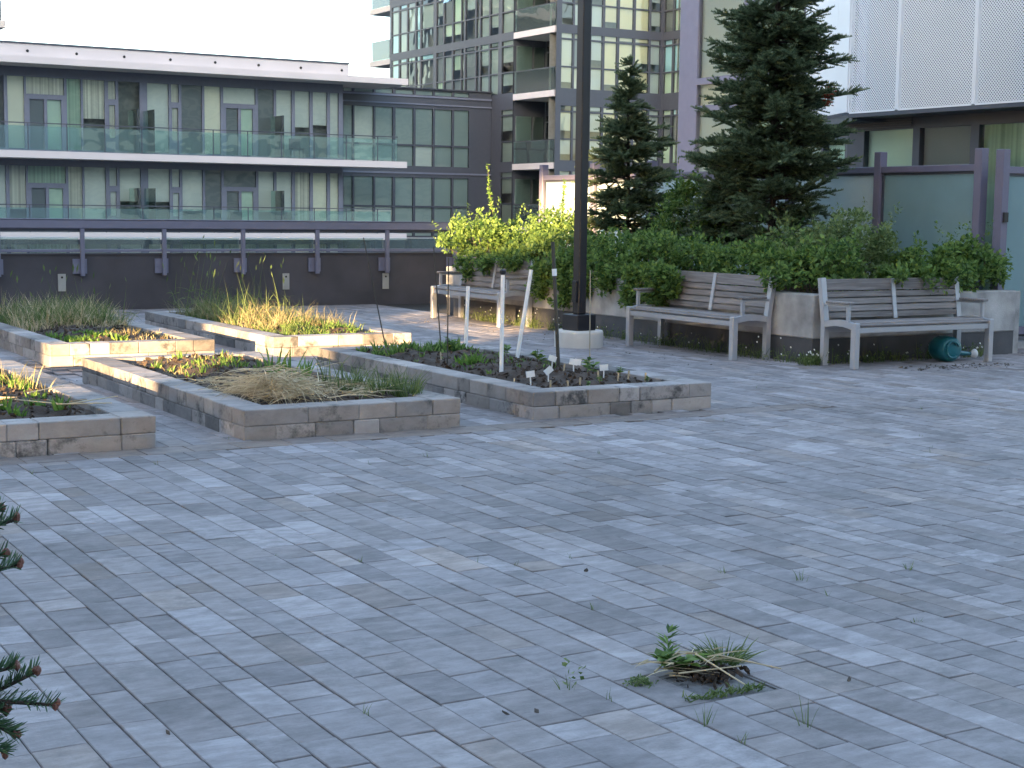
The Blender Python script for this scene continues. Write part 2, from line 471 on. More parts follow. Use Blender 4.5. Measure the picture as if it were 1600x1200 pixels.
def paver_geo(m, q, c=None):
    x0, x1, y0, y1, _ = q
    g = .0021; b = .0025
    z = gz((x0 + x1) / 2, (y0 + y1) / 2) + U(-.0018, .0018)
    ox, oy = (c if c else (0, 0))
    sx, sy = U(-.0012, .0012), U(-.0012, .0012)
    x0 += g; x1 -= g; y0 += g; y1 -= g
    i = len(m.v)
    for (e, zz) in ((0, z - .05), (0, z - b), (b, z)):
        for (px, py, k) in ((x0 + e, y0 + e, sx + sy), (x1 - e, y0 + e, -sx + sy), (x1 - e, y1 - e, -sx - sy), (x0 + e, y1 - e, sx - sy)):
            m.v.append((px - ox, py - oy, zz + k))
    for k in (0, 4):
        for j in range(4):
            a = i + k + j; bb = i + k + (j + 1) % 4
            m.f.append((a, bb, bb + 4, a + 4))
    m.f.append((i + 8, i + 9, i + 10, i + 11))
def in_view(x, y, z=0, mgn=0):
    d = Vector((x, y, z)) - CAMP
    c = d.dot(CF)
    if c < .3: return None
    px = 800 + 2403 * d.dot(CR) / c; py = 600 - 2403 * d.dot(CU) / c
    return (px, py) if -mgn < px < 1600 + mgn and -mgn < py < 1200 + mgn else None
def pscore(q):
    cx, cy = (q[0] + q[1]) / 2, (q[2] + q[3]) / 2
    if not in_view(cx, cy): return 0
    return (q[1] - q[0]) * (q[3] - q[2]) / (cx * cx + cy * cy) ** 1.5
pv_list.sort(key=pscore, reverse=True)
for q in pv_list[:300]:
    c = ((q[0] + q[1]) / 2, (q[2] + q[3]) / 2)
    m = MB(); paver_geo(m, q, c)
    o = m.build('paver', 'paver', pavement, pv=q[4]); o.location = (c[0], c[1], 0)
m = MB(); pvs = []
for q in pv_list[300:]:
    n0 = len(m.f); paver_geo(m, q); pvs += [q[4]] * (len(m.f) - n0)
kind(m.build('paver_field', 'paver', pavement, pv=pvs), 'stuff')

# ================================================================== RAISED BEDS
def soil_z(x, y, a, b, c, d, lev):
    e = min(x - a, b - x, y - c, d - y)
    return lev + .055 * min(1, max(0, e) / .35) + .05 * noise.noise(Vector((x * 3.1, y * 3.1, 1.7))) * min(1, max(0, e) / .2) + .025 * noise.noise(Vector((x * 11, y * 11, 4)))
def raised_bed(idx, rect, label, courses, lev=.155, T=.22):
    a, b, c, d = rect
    root = thing('raised_bed', label, 'planting bed', (a, c, 0), group='raised garden beds of stacked concrete blocks')
    def blk(x0, x1, y0, y1, z0, z1):
        m = MB()
        w_, l_ = x1 - x0, y1 - y0
        m.box(-w_ / 2, w_ / 2, -l_ / 2, l_ / 2, z0, z1, bev=.006)
        t = random.random()
        tn = U(.55, .9) if t < .55 else (U(.35, .55) if t < .85 else U(.08, .3))
        o = m.build('block', 'block', root, pv=(tn, U(0, .4), random.random()))
        o.location = ((x0 + x1) / 2 - a + U(-.003, .003), (y0 + y1) / 2 - c + U(-.003, .003), 0)
        o.rotation_euler = (0, 0, rad(U(-.35, .35)))
    def run(p0, p1, f, z0, z1):
        p = p0
        while p < p1 - 1e-4:
            L = random.choice((.19, .28, .28, .37, .45))
            if p1 - p - L < .14: L = p1 - p
            f(p + .0012, p + L - .0012, z0, z1); p += L
    for k, (z0, z1) in enumerate(courses):
        z0 += .0015
        odd = k % 2
        t0 = T if odd else 0
        run(a + t0, b - (0 if odd else T), lambda p, q, z, zz: blk(p, q, c, c + T, z, zz), z0, z1)
        run(a + (0 if odd else T), b - (T if odd else 0), lambda p, q, z, zz: blk(p, q, d - T, d, z, zz), z0, z1)
        run(c + (0 if odd else T), d - (T if odd else 0), lambda p, q, z, zz: blk(a, a + T, p, q, z, zz), z0, z1)
        run(c + (T if odd else 0), d - (0 if odd else T), lambda p, q, z, zz: blk(b - T, b, p, q, z, zz), z0, z1)
    s = MB(); n = 34; mm = 80
    ia, ib, ic, id_ = a + T - .01, b - T + .01, c + T - .01, d - T + .01
    for i in range(n + 1):
        for j in range(mm + 1):
            x = ia + (ib - ia) * i / n; y = ic + (id_ - ic) * j / mm
            s.v.append((x - a, y - c, soil_z(x, y, ia, ib, ic, id_, lev)))
    for i in range(n):
        for j in range(mm):
            q = i * (mm + 1) + j
            s.f.append((q, q + mm + 1, q + mm + 2, q + 1))
    s.build('soil', 'soil', root, smooth=True)
    # clods
    cl = MB()
    for i in range(900):
        x, y = U(ia + .03, ib - .03), U(ic + .03, id_ - .03)
        r = U(.005, .016); z = soil_z(x, y, ia, ib, ic, id_, lev)
        cl.obox((x - a, y - c, z + r * .3), rv().normalized(), rv().normalized(), rv().normalized(), r, r * U(.6, 1), r * U(.5, .9))
    kind(cl.build('soil_clods', 'soil', root), 'stuff')
    return (ia, ib, ic, id_, lev)
C2 = [(.09, .2), (-.02, .09), (-.12, -.02)]
inn = []
LB = ['raised block bed at the left frame edge in the front row', 'raised block bed with the heap of dry straw, front row centre',
      'raised block bed with white pipes and plant tags', 'raised block bed behind, full of grey-green weeds, near the left edge',
      'raised block bed behind, full of tall golden grass']
for i, r in enumerate(BEDS):
    inn.append(raised_bed(i, r, LB[i], C2))
def sz(i, x, y): return soil_z(x, y, *inn[i])

# ================================================================== PARAPET WALL AND RAILING
WY = 22.4
pw = thing('parapet_wall', 'dark charcoal painted parapet wall behind the raised beds', 'wall', (4, WY, 0))
part('wall', 'parapet_paint', pw, (-18, 8.75, 0, .22, -.35, .80))
part('coping', 'parapet_paint', pw, (-18, 8.75, -.012, .232, .80, .825))
for (px, z) in ((1.665, .405), (5.11, .38), (6.825, .365)):
    o = part('cover_plate', 'plate', pw, (px - .055, px + .055, -.016, 0, z - .125, z + .125))
    m = MB(); m.tube([(px, -.0165, z + .075), (px, -.019, z + .075)], [.016, .016], 12); m.build('hole', 'hole', o)
rl = thing('railing', 'slate grey metal guard rail with glass infill mounted on the parapet wall', 'railing', (4, WY, 0))
part('top_rail', 'rail_paint', rl, (-14, 8.75, -.07, .07, 1.18, 1.31), bev=.012)
part('rail_lip', 'rail_paint', rl, (-14, 8.75, -.075, .075, 1.3105, 1.322))
part('lower_channel', 'frame_dark', rl, (-14, 8.75, -.035, .035, 1.135, 1.1795))
part('bottom_rail', 'rail_paint', rl, (-14, 8.75, -.045, .03, .845, .885))
posts = [-12.2, -10.98, -9.76, -8.54, -7.32, -6.1, -4.88, -3.66, -2.44, -1.22] + [.77 - .0, 1.95, 3.16, 4.39, 5.61, 6.82, 8.05]
posts = [p for p in posts]
pr = None
for p in posts:
    part('post', 'rail_paint', rl, (p - .03, p + .03, -.10, -.046, .50, 1.18), bev=.004)
    o = part('bracket', 'rail_paint', rl, (p - .13, p + .075, -.03, -.013, .53, .745))
    for bx in (p - .09, p + .055):
        m = MB(); m.tube([(bx, -.031, .64), (bx, -.042, .64)], [.011, .009], 8); m.build('bolt', 'rail_paint', o)
    if pr is not None:
        part('glass_panel', 'clear_glass', rl, (pr + .04, p - .04, -.008, .004, .886, 1.05))
        part('glass_cap', 'white_metal', rl, (pr + .035, p - .035, -.012, .008, 1.0505, 1.062))
    pr = p

# ================================================================== CONCRETE PLANTER
pl = thing('concrete_planter', 'long L-shaped concrete planter full of shrubs behind the benches', 'planter', (10.51, 11.84, 0))
PX, PY = 10.51, 11.84
m = MB()
th = .2
m.box(0, th, 0, 7.9, .252, .705, bev=.012)
m.build('side_wall', 'concrete', pl)
part('front_wall', 'concrete', pl, (th + .002, 2.95, 0.001, th, .252, .703), bev=.012)
part('end_wall', 'concrete', pl, (th + .002, 3.1, 7.7, 7.899, .252, .703), bev=.012)
part('base', 'base_paint', pl, (.014, th, .014, 7.886, -.1, .2515), (th + .001, 3.1, 7.71, 7.885, -.1, .2505), (th + .001, 2.94, .015, th, -.1, .2505))
part('soil', 'soil', pl, (th, 3.1, th, 7.7, .1, .62))
part('end_block', 'concrete', pl, (2.955, 3.07, .05, .35, -.05, .69), bev=.008)

# ================================================================== FENCE OF FROSTED GLASS
FX = 13.7
fe = thing('glass_fence', 'long lavender-framed frosted glass privacy fence behind the planter', 'fence', (FX, 12.66, 0))
fy = [12.66, 14.29, 15.95, 17.55, 19.13, 20.70, 22.25]
for i, y in enumerate(fy):
    part('post', 'fence_paint', fe, (-.06, .06, y - 12.66 - .055, y - 12.66 + .055, -.05, 2.29), bev=.006)
for i in range(len(fy) - 1):
    a, b = fy[i] - 12.66 + .057, fy[i + 1] - 12.66 - .057
    part('top_rail', 'fence_paint', fe, (-.045, .045, a, b, 2.03, 2.11), bev=.005)
    part('bottom_rail', 'fence_paint', fe, (-.045, .045, a, b, .10, .17), bev=.005)
    o = part('glass_panel', 'frosted_teal' if i == 0 else 'frosted_glass', fe, (-.008, .008, a + .035, b - .035, .172, 2.0))
    part('bead', 'frame_dark', o, (-.02, .02, a, a + .03, .172, 2.0), (-.02, .02, b - .03, b, .172, 2.0), (-.02, .02, a + .031, b - .031, 2.002, 2.028))
fe2 = thing('glass_fence', 'teal frosted glass gate panel at the right frame edge beside the end bench', 'fence', (13.72, 12.36, 0))
part('post', 'fence_paint', fe2, (-.055, .055, -.06, .06, -.05, 2.27), bev=.006)
part('post', 'fence_paint', fe2, (1.9, 2.01, -.06, .06, -.05, 2.27), bev=.006)
part('top_rail', 'fence_paint', fe2, (.057, 1.898, -.045, .045, 2.0, 2.08), bev=.005)
part('bottom_rail', 'fence_paint', fe2, (.057, 1.898, -.045, .045, .16, .25), bev=.005)
part('glass_panel', 'frosted_teal', fe2, (.09, 1.865, -.008, .008, .252, 1.97))
part('bead', 'frame_dark', fe2, (.057, .088, -.02, .02, .252, 1.97), (1.867, 1.898, -.02, .02, .252, 1.97), (.09, 1.865, -.02, .02, 1.972, 1.998))
part('latch', 'black_metal', fe2, (-.03, .03, -.09, -.061, 1.45, 1.56))
kerb = part('kerb', 'concrete', None, (13.62, 17.3, 12.30, 12.44, -.05, .075)); kind(kerb, 'structure')

# ================================================================== FACADES
def facade(root, o, u, n, panes, extent, wallmat, thick=.12, deep=.55, glass='window_glass'):
    """wall with real openings; a pane set back in each, a blind and a room behind it.
    o origin, u direction along the wall, n outward normal; extent (u0,u1,z0,z1); panes (u0,u1,z0,z1,blind,drop)"""
    o = Vector(o); u = Vector(u).normalized(); n = Vector(n).normalized(); Z = Vector((0, 0, 1))
    P = lambda a, z, d: o + u * a + Z * z - n * d
    us = sorted(set([round(k, 4) for p in panes for k in p[:2]] + [extent[0], extent[1]]))
    zs = sorted(set([round(k, 4) for p in panes for k in p[2:4]] + [extent[2], extent[3]]))
    us = [k for k in us if extent[0] <= k <= extent[1]]; zs = [k for k in zs if extent[2] <= k <= extent[3]]
    def hole(a, z):
        for p in panes:
            if p[0] < a < p[1] and p[2] < z < p[3]: return True
        return False
    m = MB()
    H = [[hole((us[i] + us[i + 1]) / 2, (zs[j] + zs[j + 1]) / 2) for j in range(len(zs) - 1)] for i in range(len(us) - 1)]
    for i in range(len(us) - 1):
        j = 0
        while j < len(zs) - 1:
            if H[i][j]:
                j += 1; continue
            k = j
            while k + 1 < len(zs) - 1 and not H[i][k + 1]: k += 1
            m.quad(P(us[i], zs[j], 0), P(us[i + 1], zs[j], 0), P(us[i + 1], zs[k + 1], 0), P(us[i], zs[k + 1], 0))
            j = k + 1
    for p in panes:
        a, b, z0, z1 = p[:4]
        m.quad(P(a, z0, 0), P(a, z0, thick), P(a, z1, thick), P(a, z1, 0))
        m.quad(P(b, z0, 0), P(b, z1, 0), P(b, z1, thick), P(b, z0, thick))
        m.quad(P(a, z0, 0), P(b, z0, 0), P(b, z0, thick), P(a, z0, thick))
        m.quad(P(a, z1, 0), P(a, z1, thick), P(b, z1, thick), P(b, z1, 0))
    loc = Vector(root.location)
    m.v = [tuple(Vector(v) - loc) for v in m.v]
    m.build('wall', wallmat, root)
    for p in panes:
        a, b, z0, z1, bl, drop = p
        g = MB()
        q4 = [.04 + U(-.006, .006) for _ in range(3)]; q4.append(q4[0] - q4[1] + q4[2])
        g.quad(P(a, z0, q4[0]) - loc, P(b, z0, q4[1]) - loc, P(b, z1, q4[2]) - loc, P(a, z1, q4[3]) - loc)
        go = g.build('window_pane', glass, root)
        if bl:
            h = z1 - (z1 - z0) * drop
            bb = MB(); bb.quad(P(a - .02, h, .115) - loc, P(b + .02, h, .115) - loc, P(b + .02, z1 + .02, .115) - loc, P(a - .02, z1 + .02, .115) - loc)
            bb.build('blind', bl, go)
    # rooms behind: back wall, floor lines
    r = MB()
    r.quad(P(extent[0], extent[2], deep) - loc, P(extent[1], extent[2], deep) - loc, P(extent[1], extent[3], deep) - loc, P(extent[0], extent[3], deep) - loc)
    r.build('room_back', 'interior', root)

def blindpick(ws):
    t = random.random(); s = 0
    for k, wt in ws:
        s += wt
        if t < s: return k
    return ws[-1][0]
GREY = [('blind_grey', .36), ('blind_pale', .24), ('curtain_pale', .14), ('curtain_green', .10), ('blind_dark', .06), (None, .10)]
# ---------------- long low apartment block across the gap
b1 = thing('apartment_block', 'long low apartment block with white slab edges and glass balconies across the gap', 'building', (8, 61.6, 0))
cols = [(13.65, 14.28, 'w'), (14.36, 15.82, 'd'), (15.92, 16.47, 'w'), (16.55, 17.41, 'w'), (17.55, 17.85, 'n'), (17.96, 18.82, 'w'), (19.13, 20.02, 'w'),
        (20.12, 20.44, 'n'), (20.55, 21.42, 'w'), (21.52, 22.22, 'w'), (22.33, 23.74, 'd'), (23.85, 24.55, 'w'), (24.66, 25.36, 'w'), (25.50, 26.18, 'w'), (26.32, 26.98, 'w'), (27.12, 27.52, 'w')]
cols = [(8.4, 9.1, 'w'), (9.2, 10.0, 'w'), (10.1, 11.5, 'd'), (11.6, 12.4, 'w'), (12.5, 13.52, 'w')] + cols
panes = []
for (zf, zt) in ((3.60, 6.47), (.52, 3.05), (-2.5, 0.0)):
    for a, b, k in cols:
        bl = blindpick(GREY); drop = random.choice((1, 1, 1, 1, .7, .55, U(.5, .95)))
        if k == 'w': panes.append((a, b, zf + .12, zt, bl, drop))
        elif k == 'n':
            panes.append((a, b, zt - .72, zt, bl, 1)); panes.append((a + .03, b - .03, zf + .62, zt - .95, bl, 1))
        else:
            panes.append((a, b, zt - .66, zt, blindpick(GREY), 1))
            mid = (a + b) / 2
            panes.append((a + .12, mid - .06, zf + .1, zt - .85, 'blind_dark' if random.random() < .6 else None, 1))
            panes.append((mid + .06, b - .12, zf + .1, zt - .85, 'blind_green', 1))
facade(b1, (0, 61.6, 0), (1, 0, 0), (0, -1, 0), panes, (8, 27.72, -12, 7.0), 'frame_slate')
part('far_wing', 'beige_wall', b1, (-80, -.01, -.5, 12, -12, 14))
part('side_wall', 'frame_slate', b1, (19.60, 19.718, .002, 2.2, -12, 6.84))
for zt in (3.58, .50, -2.6):
    part('balcony_slab', 'white_fascia', b1, (0, 22.01, -1.6, -.002, zt - .27, zt))
part('roof_slab', 'white_fascia', b1, (0, 22.05, -1.6, 1.5, 6.84, 7.10))
part('parapet', 'white_fascia', b1, (0, 19.42, -1.25, 1.0, 7.101, 7.58))
part('parapet_cap', 'frame_dark', b1, (0, 19.45, -1.29, 1.03, 7.581, 7.65))
for i in range(11):
    m = MB(); x = .6 + i * 1.85
    m.tube([(x, -1.252, 7.32), (x, -1.27, 7.32)], [.055, .055], 10); m.build('scupper', 'hole', b1)
for zt, xe in ((3.58, 21.6), (.50, 21.3)):
    x = .2
    part('balcony_rail', 'frame_dark', b1, (0, xe, -1.53, -1.48, zt + 1.02, zt + 1.06))
    while x < xe - .2:
        x1 = min(x + 1.46, xe)
        part('balcony_glass', 'rail_glass', b1, (x + .02, x1 - .02, -1.512, -1.50, zt + .03, zt + .93))
        part('balcony_post', 'frame_dark', b1, (x - .015, x + .015, -1.525, -1.485, zt, zt + 1.02))
        x = x1 + .001
    for sx in (10.35, 10.95, 16.4):
        part('privacy_screen', 'rail_glass', b1, (sx - .02, sx + .02, -1.45, -.05, zt + .05, zt + 1.75))
# a few balcony furnishings
for (x, zt) in ((22.6, .5), (24.6, .5), (25.2, 3.58)):
    t = thing('patio_chair', {22.6: 'dark patio chair on the lower balcony near its door', 24.6: 'dark patio chair on the lower balcony by the dark windows', 25.2: 'dark patio chair on the upper balcony by the dark windows'}[x], 'chair', (x, 60.7, zt))
    part('seat', 'black_metal', t, (-.25, .25, -.25, .25, .38, .44)); part('backrest', 'black_metal', t, (-.25, .25, .2, .25, .44, .85))
    for sx in (-.22, .19):
        for sy in (-.22, .19): part('leg', 'black_metal', t, (sx, sx + .03, sy, sy + .03, 0, .38))
# ---------------- glazed link
b2 = thing('glazed_link', 'recessed glazed link between the low block and the glass tower', 'building', (27.72, 63.4, 0))
lc = [(28.56, 29.0), (29.09, 30.03), (30.12, 30.99), (31.12, 32.03), (32.14, 33.03), (33.13, 34.03), (34.13, 34.92)]
panes = []
for a, b in lc:
    for (z0, z1) in ((4.50, 6.12), (3.52, 4.42), (1.72, 3.0), (.35, 1.64)):
        panes.append((a, b, z0, z1, 'blind_slate' if random.random() < .8 else 'blind_grey', 1))
    panes.append((a, b, 6.74, 6.93, 'blind_slate', 1))
facade(b2, (0, 63.4, 0), (1, 0, 0), (0, -1, 0), panes, (27.7, 36.1, -12, 7.0), 'frame_dark')
part('band', 'frame_slate', b2, (0, 8.38, -.06, -.003, 6.28, 6.34), (0, 8.38, -.06, -.003, 6.62, 6.70), (0, 8.38, -.06, -.003, 3.16, 3.24))
part('roof', 'frame_dark', b2, (0, 8.38, -.1, 8, 7.0, 7.05))
# ---------------- glass tower
b3 = thing('glass_tower', 'dark-framed glass apartment tower with corner balconies behind the small fir', 'building', (36.12, 57.8, 0))
bands = [(.55, .90), (3.4, 3.75), (6.55, 6.88), (9.3, 9.62), (12.05, 12.38), (14.8, 15.1), (17.5, 17.85)]
def rows(t):
    return ((t + .03, t + .93), (t + .99, t + 2.12), (t + 2.19, t + 2.40))
seg = [(74.08, 73.28), (73.13, 72.33), (72.21, 71.41), (71.27, 70.84), (70.69, 69.36), (69.04, 68.34), (68.21, 67.41), (67.28, 66.49), (66.43, 66.17), (66.04, 65.09), (64.97, 64.69), (64.56, 63.76), (63.64, 62.85), (62.54, 61.49)]
panes = []
for si, (y1, y0) in enumerate(seg):
    for fi, (zb, zt) in enumerate(bands[:-1]):
        t = zt
        if y0 > 62.7 and zt < 6: continue
        for ri, (z0, z1) in enumerate(rows(t)):
            if si < 5: bl = random.choice(('sky_reflect_tint', 'sky_reflect_tint', 'blind_slate', 'blind_dark', None))  # teal sky reflection painted as the colour behind the glass
            elif si < 11: bl = random.choice(('blind_green', 'curtain_green', 'blind_slate', None, 'blind_dark'))
            else: bl = 'blind_slate'
            panes.append((74.3 - y1, 74.3 - y0, z0, min(z1, t + 2.40), bl, random.choice((1, 1, .6))))
facade(b3, (36.12, 74.3, 0), (0, -1, 0), (-1, 0, 0), panes, (0, 74.3 - 61.40, -12, 18), 'frame_dark')
# balcony stack on the near corner
part('corner_wall', 'frame_dark', b3, (1.7, 1.8, 0.0, 3.58, -12, 18))
part('corner_wall', 'frame_dark', b3, (0.0, 1.7, 3.60, 3.66, -12, 18))
for zb, zt in bands[:-1]:
    part('balcony_slab', 'white_fascia', b3, (-.05, 1.7, .06, 3.58, zb - .0, zb + .27))
    part('balcony_glass', 'rail_glass', b3, (.01, .03, .10, 3.55, zb + .30, zb + 1.25))
    part('balcony_rail', 'frame_dark', b3, (0, .04, .08, 3.57, zb + 1.25, zb + 1.29))
    for y in (.75, 1.45, 2.15, 2.85): part('balcony_post', 'frame_dark', b3, (.032, .06, y, y + .03, zb + .27, zb + 1.25))
    for (y0, y1, mt) in ((1.75, 3.45, 'blind_slate'), (.2, 1.6, 'blind_dark')):
        o = part('window_pane', 'window_glass', b3, (1.66, 1.67, y0, y1, zb + .45, zb + 2.5))
        part('blind', mt, o, (1.685, 1.69, y0, y1, zb + .45, zb + 2.5))
        part('mullion', 'frame_dark', o, (1.63, 1.66, y0 - .05, y0, zb + .4, zb + 2.6), (1.63, 1.66, y1, y1 + .05, zb + .4, zb + 2.6), (1.63, 1.66, y0, y1, zb + 2.2, zb + 2.25))
for zb, zt in bands[:-1]:
    for (x0, x1, mt) in ((.12, .95, 'blind_slate'), (1.05, 1.6, 'blind_dark')):
        o = part('window_pane', 'window_glass', b3, (x0, x1, 3.575, 3.58, zb + .4, zb + 2.45))
        part('blind', mt, o, (x0, x1, 3.590, 3.594, zb + .4, zb + 2.45))
# front face
fx = [(36.40, 36.98), (37.07, 37.36), (37.45, 37.86), (37.95, 38.54), (38.66, 39.32), (39.44, 40.19), (40.31, 41.05), (41.16, 41.70)]
panes = []
WARM = ['blind_slate', 'blind_slate', 'blind_slate', 'blind_grey', 'warm_reflect_tint', 'warm_reflect_tint', 'warm_reflect_tint', 'blind_grey']  # yellow columns: warm sky reflection put into the colour
for ci, (a, b) in enumerate(fx):
    for fi, (zb, zt) in enumerate(bands[:-1]):
        for ri, (z0, z1) in enumerate(rows(zt)):
            bl = WARM[ci]
            if ci in (0, 1): bl = random.choice(('blind_dark', 'blind_pale', 'blind_grey'))
            panes.append((a, b, z0, z1, bl, random.choice((1, 1, 1, .7))))
facade(b3, (0, 57.8, 0), (1, 0, 0), (0, -1, 0), panes, (36.12, 41.80, -12, 18), 'frame_dark')
panes = []
for a, b in ((57.07, 57.70), (56.2, 56.97)):
    for zb, zt in bands[:-1]:
        for z0, z1 in rows(zt): panes.append((57.8 - b, 57.8 - a, z0, z1, random.choice(('blind_green', 'blind_dark', 'sky_reflect_tint')), 1))  # teal tone is painted sky reflection
facade(b3, (41.80, 57.8, 0), (0, -1, 0), (-1, 0, 0), panes, (0, 1.69, -12, 18), 'frame_dark')
panes = []
for a, b in ((41.9, 42.45), (42.55, 43.4), (43.5, 44.4)):
    for zb, zt in bands[:-1]:
        for z0, z1 in rows(zt): panes.append((a, b, z0, z1, 'warm_reflect_tint', 1))  # yellow light on these panes is put into the colour
facade(b3, (0, 56.11, 0), (1, 0, 0), (0, -1, 0), panes, (41.80, 48, -12, 18), 'frame_dark')
part('roof', 'frame_dark', b3, (0.02, 20, 3.7, 16.4, 18.0, 18.3))
part('rear_wall', 'frame_dark', b3, (.02, 20, 16.38, 16.48, -12, 18))
# balconies off the far end
for zb in (9.15, 11.9, 14.65):
    part('balcony_slab', 'soffit', b3, (.0, 2.6, 16.5, 19.0, zb, zb + .28))
    part('balcony_glass', 'rail_glass', b3, (.03, .05, 16.6, 18.95, zb + .30, zb + 1.3))
    part('balcony_glass', 'rail_glass', b3, (.06, 2.5, 18.92, 18.94, zb + .30, zb + 1.3))
    for y in (16.9, 17.6, 18.3, 18.9): part('balcony_post', 'frame_dark', b3, (.055, .08, y, y + .03, zb + .28, zb + 1.3))
part('column', 'frame_dark', b3, (.5, .7, 17.2, 17.4, -12, 18))
# open sash
m = MB(); m.obox((-.25, 9.2, 12.0), Vector((0, 1, 0)), Vector((.45, 0, .9)).normalized(), Vector((.9, 0, -.45)).normalized(), .42, .55, .02)
m.build('open_sash', 'window_glass', b3)
# ---------------- tower at the far left edge: only a balcony corner shows
b4 = thing('far_tower', 'balcony corner of a far tower peeking in at the top left corner', 'building', (14, 92, 0))
part('wall', 'frame_slate', b4, (-9, 4.4, 2.2, 14, -12, 40))
for zb in (11.6, 14.8, 18.0):
    part('balcony_slab', 'soffit', b4, (-2, 6.4, 0, 2.2, zb, zb + .4))
    part('balcony_glass', 'rail_glass', b4, (-2, 6.1, .05, .08, zb + .42, zb + 1.5)); part('balcony_glass', 'rail_glass', b4, (6.1, 6.13, .05, 2.2, zb + .42, zb + 1.5))
    part('balcony_post', 'frame_dark', b4, (6.1, 6.16, .0, .05, zb + .4, zb + 1.5))

# ---------------- near building on the right
b5 = thing('clubhouse', 'white perforated-metal clad building with dark shopfront above the glass fence', 'building', (15.5, 16.87, 0))
# perforated cladding: sheets of real holes
def perf_panel(parent, y0, y1, z0, z1, x):
    """sheet with staggered diamond holes"""
    m_ = MB(); p = .046; k_ = .58
    nz = int((z1 - z0) / (p / 2)); ny = int((y1 - y0) / p) + 1
    hp = (y1 - y0) / ny / 2; hz = (z1 - z0) / nz
    for j in range(nz + 1):
        for i in range(ny + (j % 2)):
            cy = y0 + 2 * hp * (i + (0 if j % 2 else .5)); cz = z0 + j * hz
            c = lambda a, b: (x, min(max(cy + a, y0), y1), min(max(cz + b, z0), z1))
            k = len(m_.v)
            a, b = hp * k_, hz * k_
            m_.v += [c(0, -hz), c(hp, 0), c(0, hz), c(-hp, 0), c(0, -b), c(a, 0), c(0, b), c(-a, 0)]
            m_.f += [(k, k + 1, k + 5, k + 4), (k + 1, k + 2, k + 6, k + 5), (k + 2, k + 3, k + 7, k + 6), (k + 3, k, k + 4, k + 7)]
    return m_
seams = [0, -.97, -2.36, -3.60, -5.0]
for i in range(len(seams) - 1):
    y1, y0 = seams[i] - .03, seams[i + 1] + .03
    mm_ = perf_panel(b5, y0, y1, 2.985, 5.6, 0)
    o = mm_.build('perforated_panel', 'white_metal', b5)
    part('panel_edge', 'white_metal', o, (-.006, .05, y0 - .028, y0 - .001, 2.97, 5.6), (-.006, .05, y1 + .001, y1 + .028, 2.97, 5.6), (-.004, .05, y0, y1, 2.955, 2.983))
part('backing_wall', 'frame_slate', b5, (.30, .36, -5.0, -.02, 3.0, 9))
part('soffit', 'frame_dark', b5, (.0, .5, -5.0, -.0, 2.90, 2.954))
d5 = Vector((math.sin(rad(23)), math.cos(rad(23)), 0)); n5 = Vector((-d5.y, d5.x, 0))
for k in range(4):
    m = MB(); c = d5 * (.25 + .5 * k)
    m.obox((c.x, c.y, 5.98), d5, n5, Vector((0, 0, 1)), .247, .02, 3.0)
    m.build('smooth_panel', 'white_metal', b5)
m = MB(); c = d5 * 1.0 - n5 * .35
m.obox((c.x, c.y, 2.90), d5, n5, Vector((0, 0, 1)), 1.05, .30, .05); m.build('soffit', 'frame_dark', b5)
# shopfront below
def P5(y): return y - 17.4
panes = [(0.35, 1.33, .2, 2.74, 'blind_green', 1), (1.46, 2.40, .2, 2.74, 'blind_dark', 1), (2.55, 3.9, .2, 2.74, 'curtain_green', 1), (4.05, 5.2, .2, 2.74, 'blind_pale', 1)]
facade(b5, (16.0, 17.4, 0), (0, -1, 0), (-1, 0, 0), panes, (0, 5.6, -.2, 2.9), 'frame_dark', thick=.1)
for k in range(4):
    part('louvre', 'frame_dark', b5, (.455, .485, -.80, .50, 2.77 + k * .033, 2.785 + k * .033))
pan = [(0.1, 1.1, .2, 2.6, 'blind_green', 1), (1.2, 2.2, .2, 2.6, 'blind_grey', 1)]
s0 = Vector((16.0, 17.4, 0))
facade(b5, tuple(s0 + d5 * 2.6), tuple(-d5), tuple(n5), [(2.6 - b, 2.6 - a, z0, z1, k, dd) for a, b, z0, z1, k, dd in pan], (0, 2.6, -.2, 2.88), 'frame_dark', thick=.1)
# wing with lavender framed windows
b6 = thing('lavender_wing', 'lavender-framed window bay glimpsed left of the tall fir', 'building', (17.5, 23.4, 0))
panes = [(.30, 1.62, 3.98, 7.4, 'blind_grey', 1), (.30, 1.62, 3.48, 3.86, 'blind_pale', 1), (.30, 1.62, 1.6, 3.38, 'blind_grey', 1),
         (1.9, 3.2, 3.98, 7.4, 'blind_green', 1), (1.9, 3.2, 1.6, 3.86, 'blind_green', 1)]
facade(b6, (17.5, 23.4, 0), (0, -1, 0), (-1, 0, 0), panes, (0, 3.6, -12, 9.5), 'lavender_paint', thick=.1)
part('end_wall', 'lavender_paint', b6, (.001, 8, -.001, .25, -12, 9.5))
part('wall', 'frame_dark', b6, (.02, .3, -4.2, -3.61, -12, 9.5))

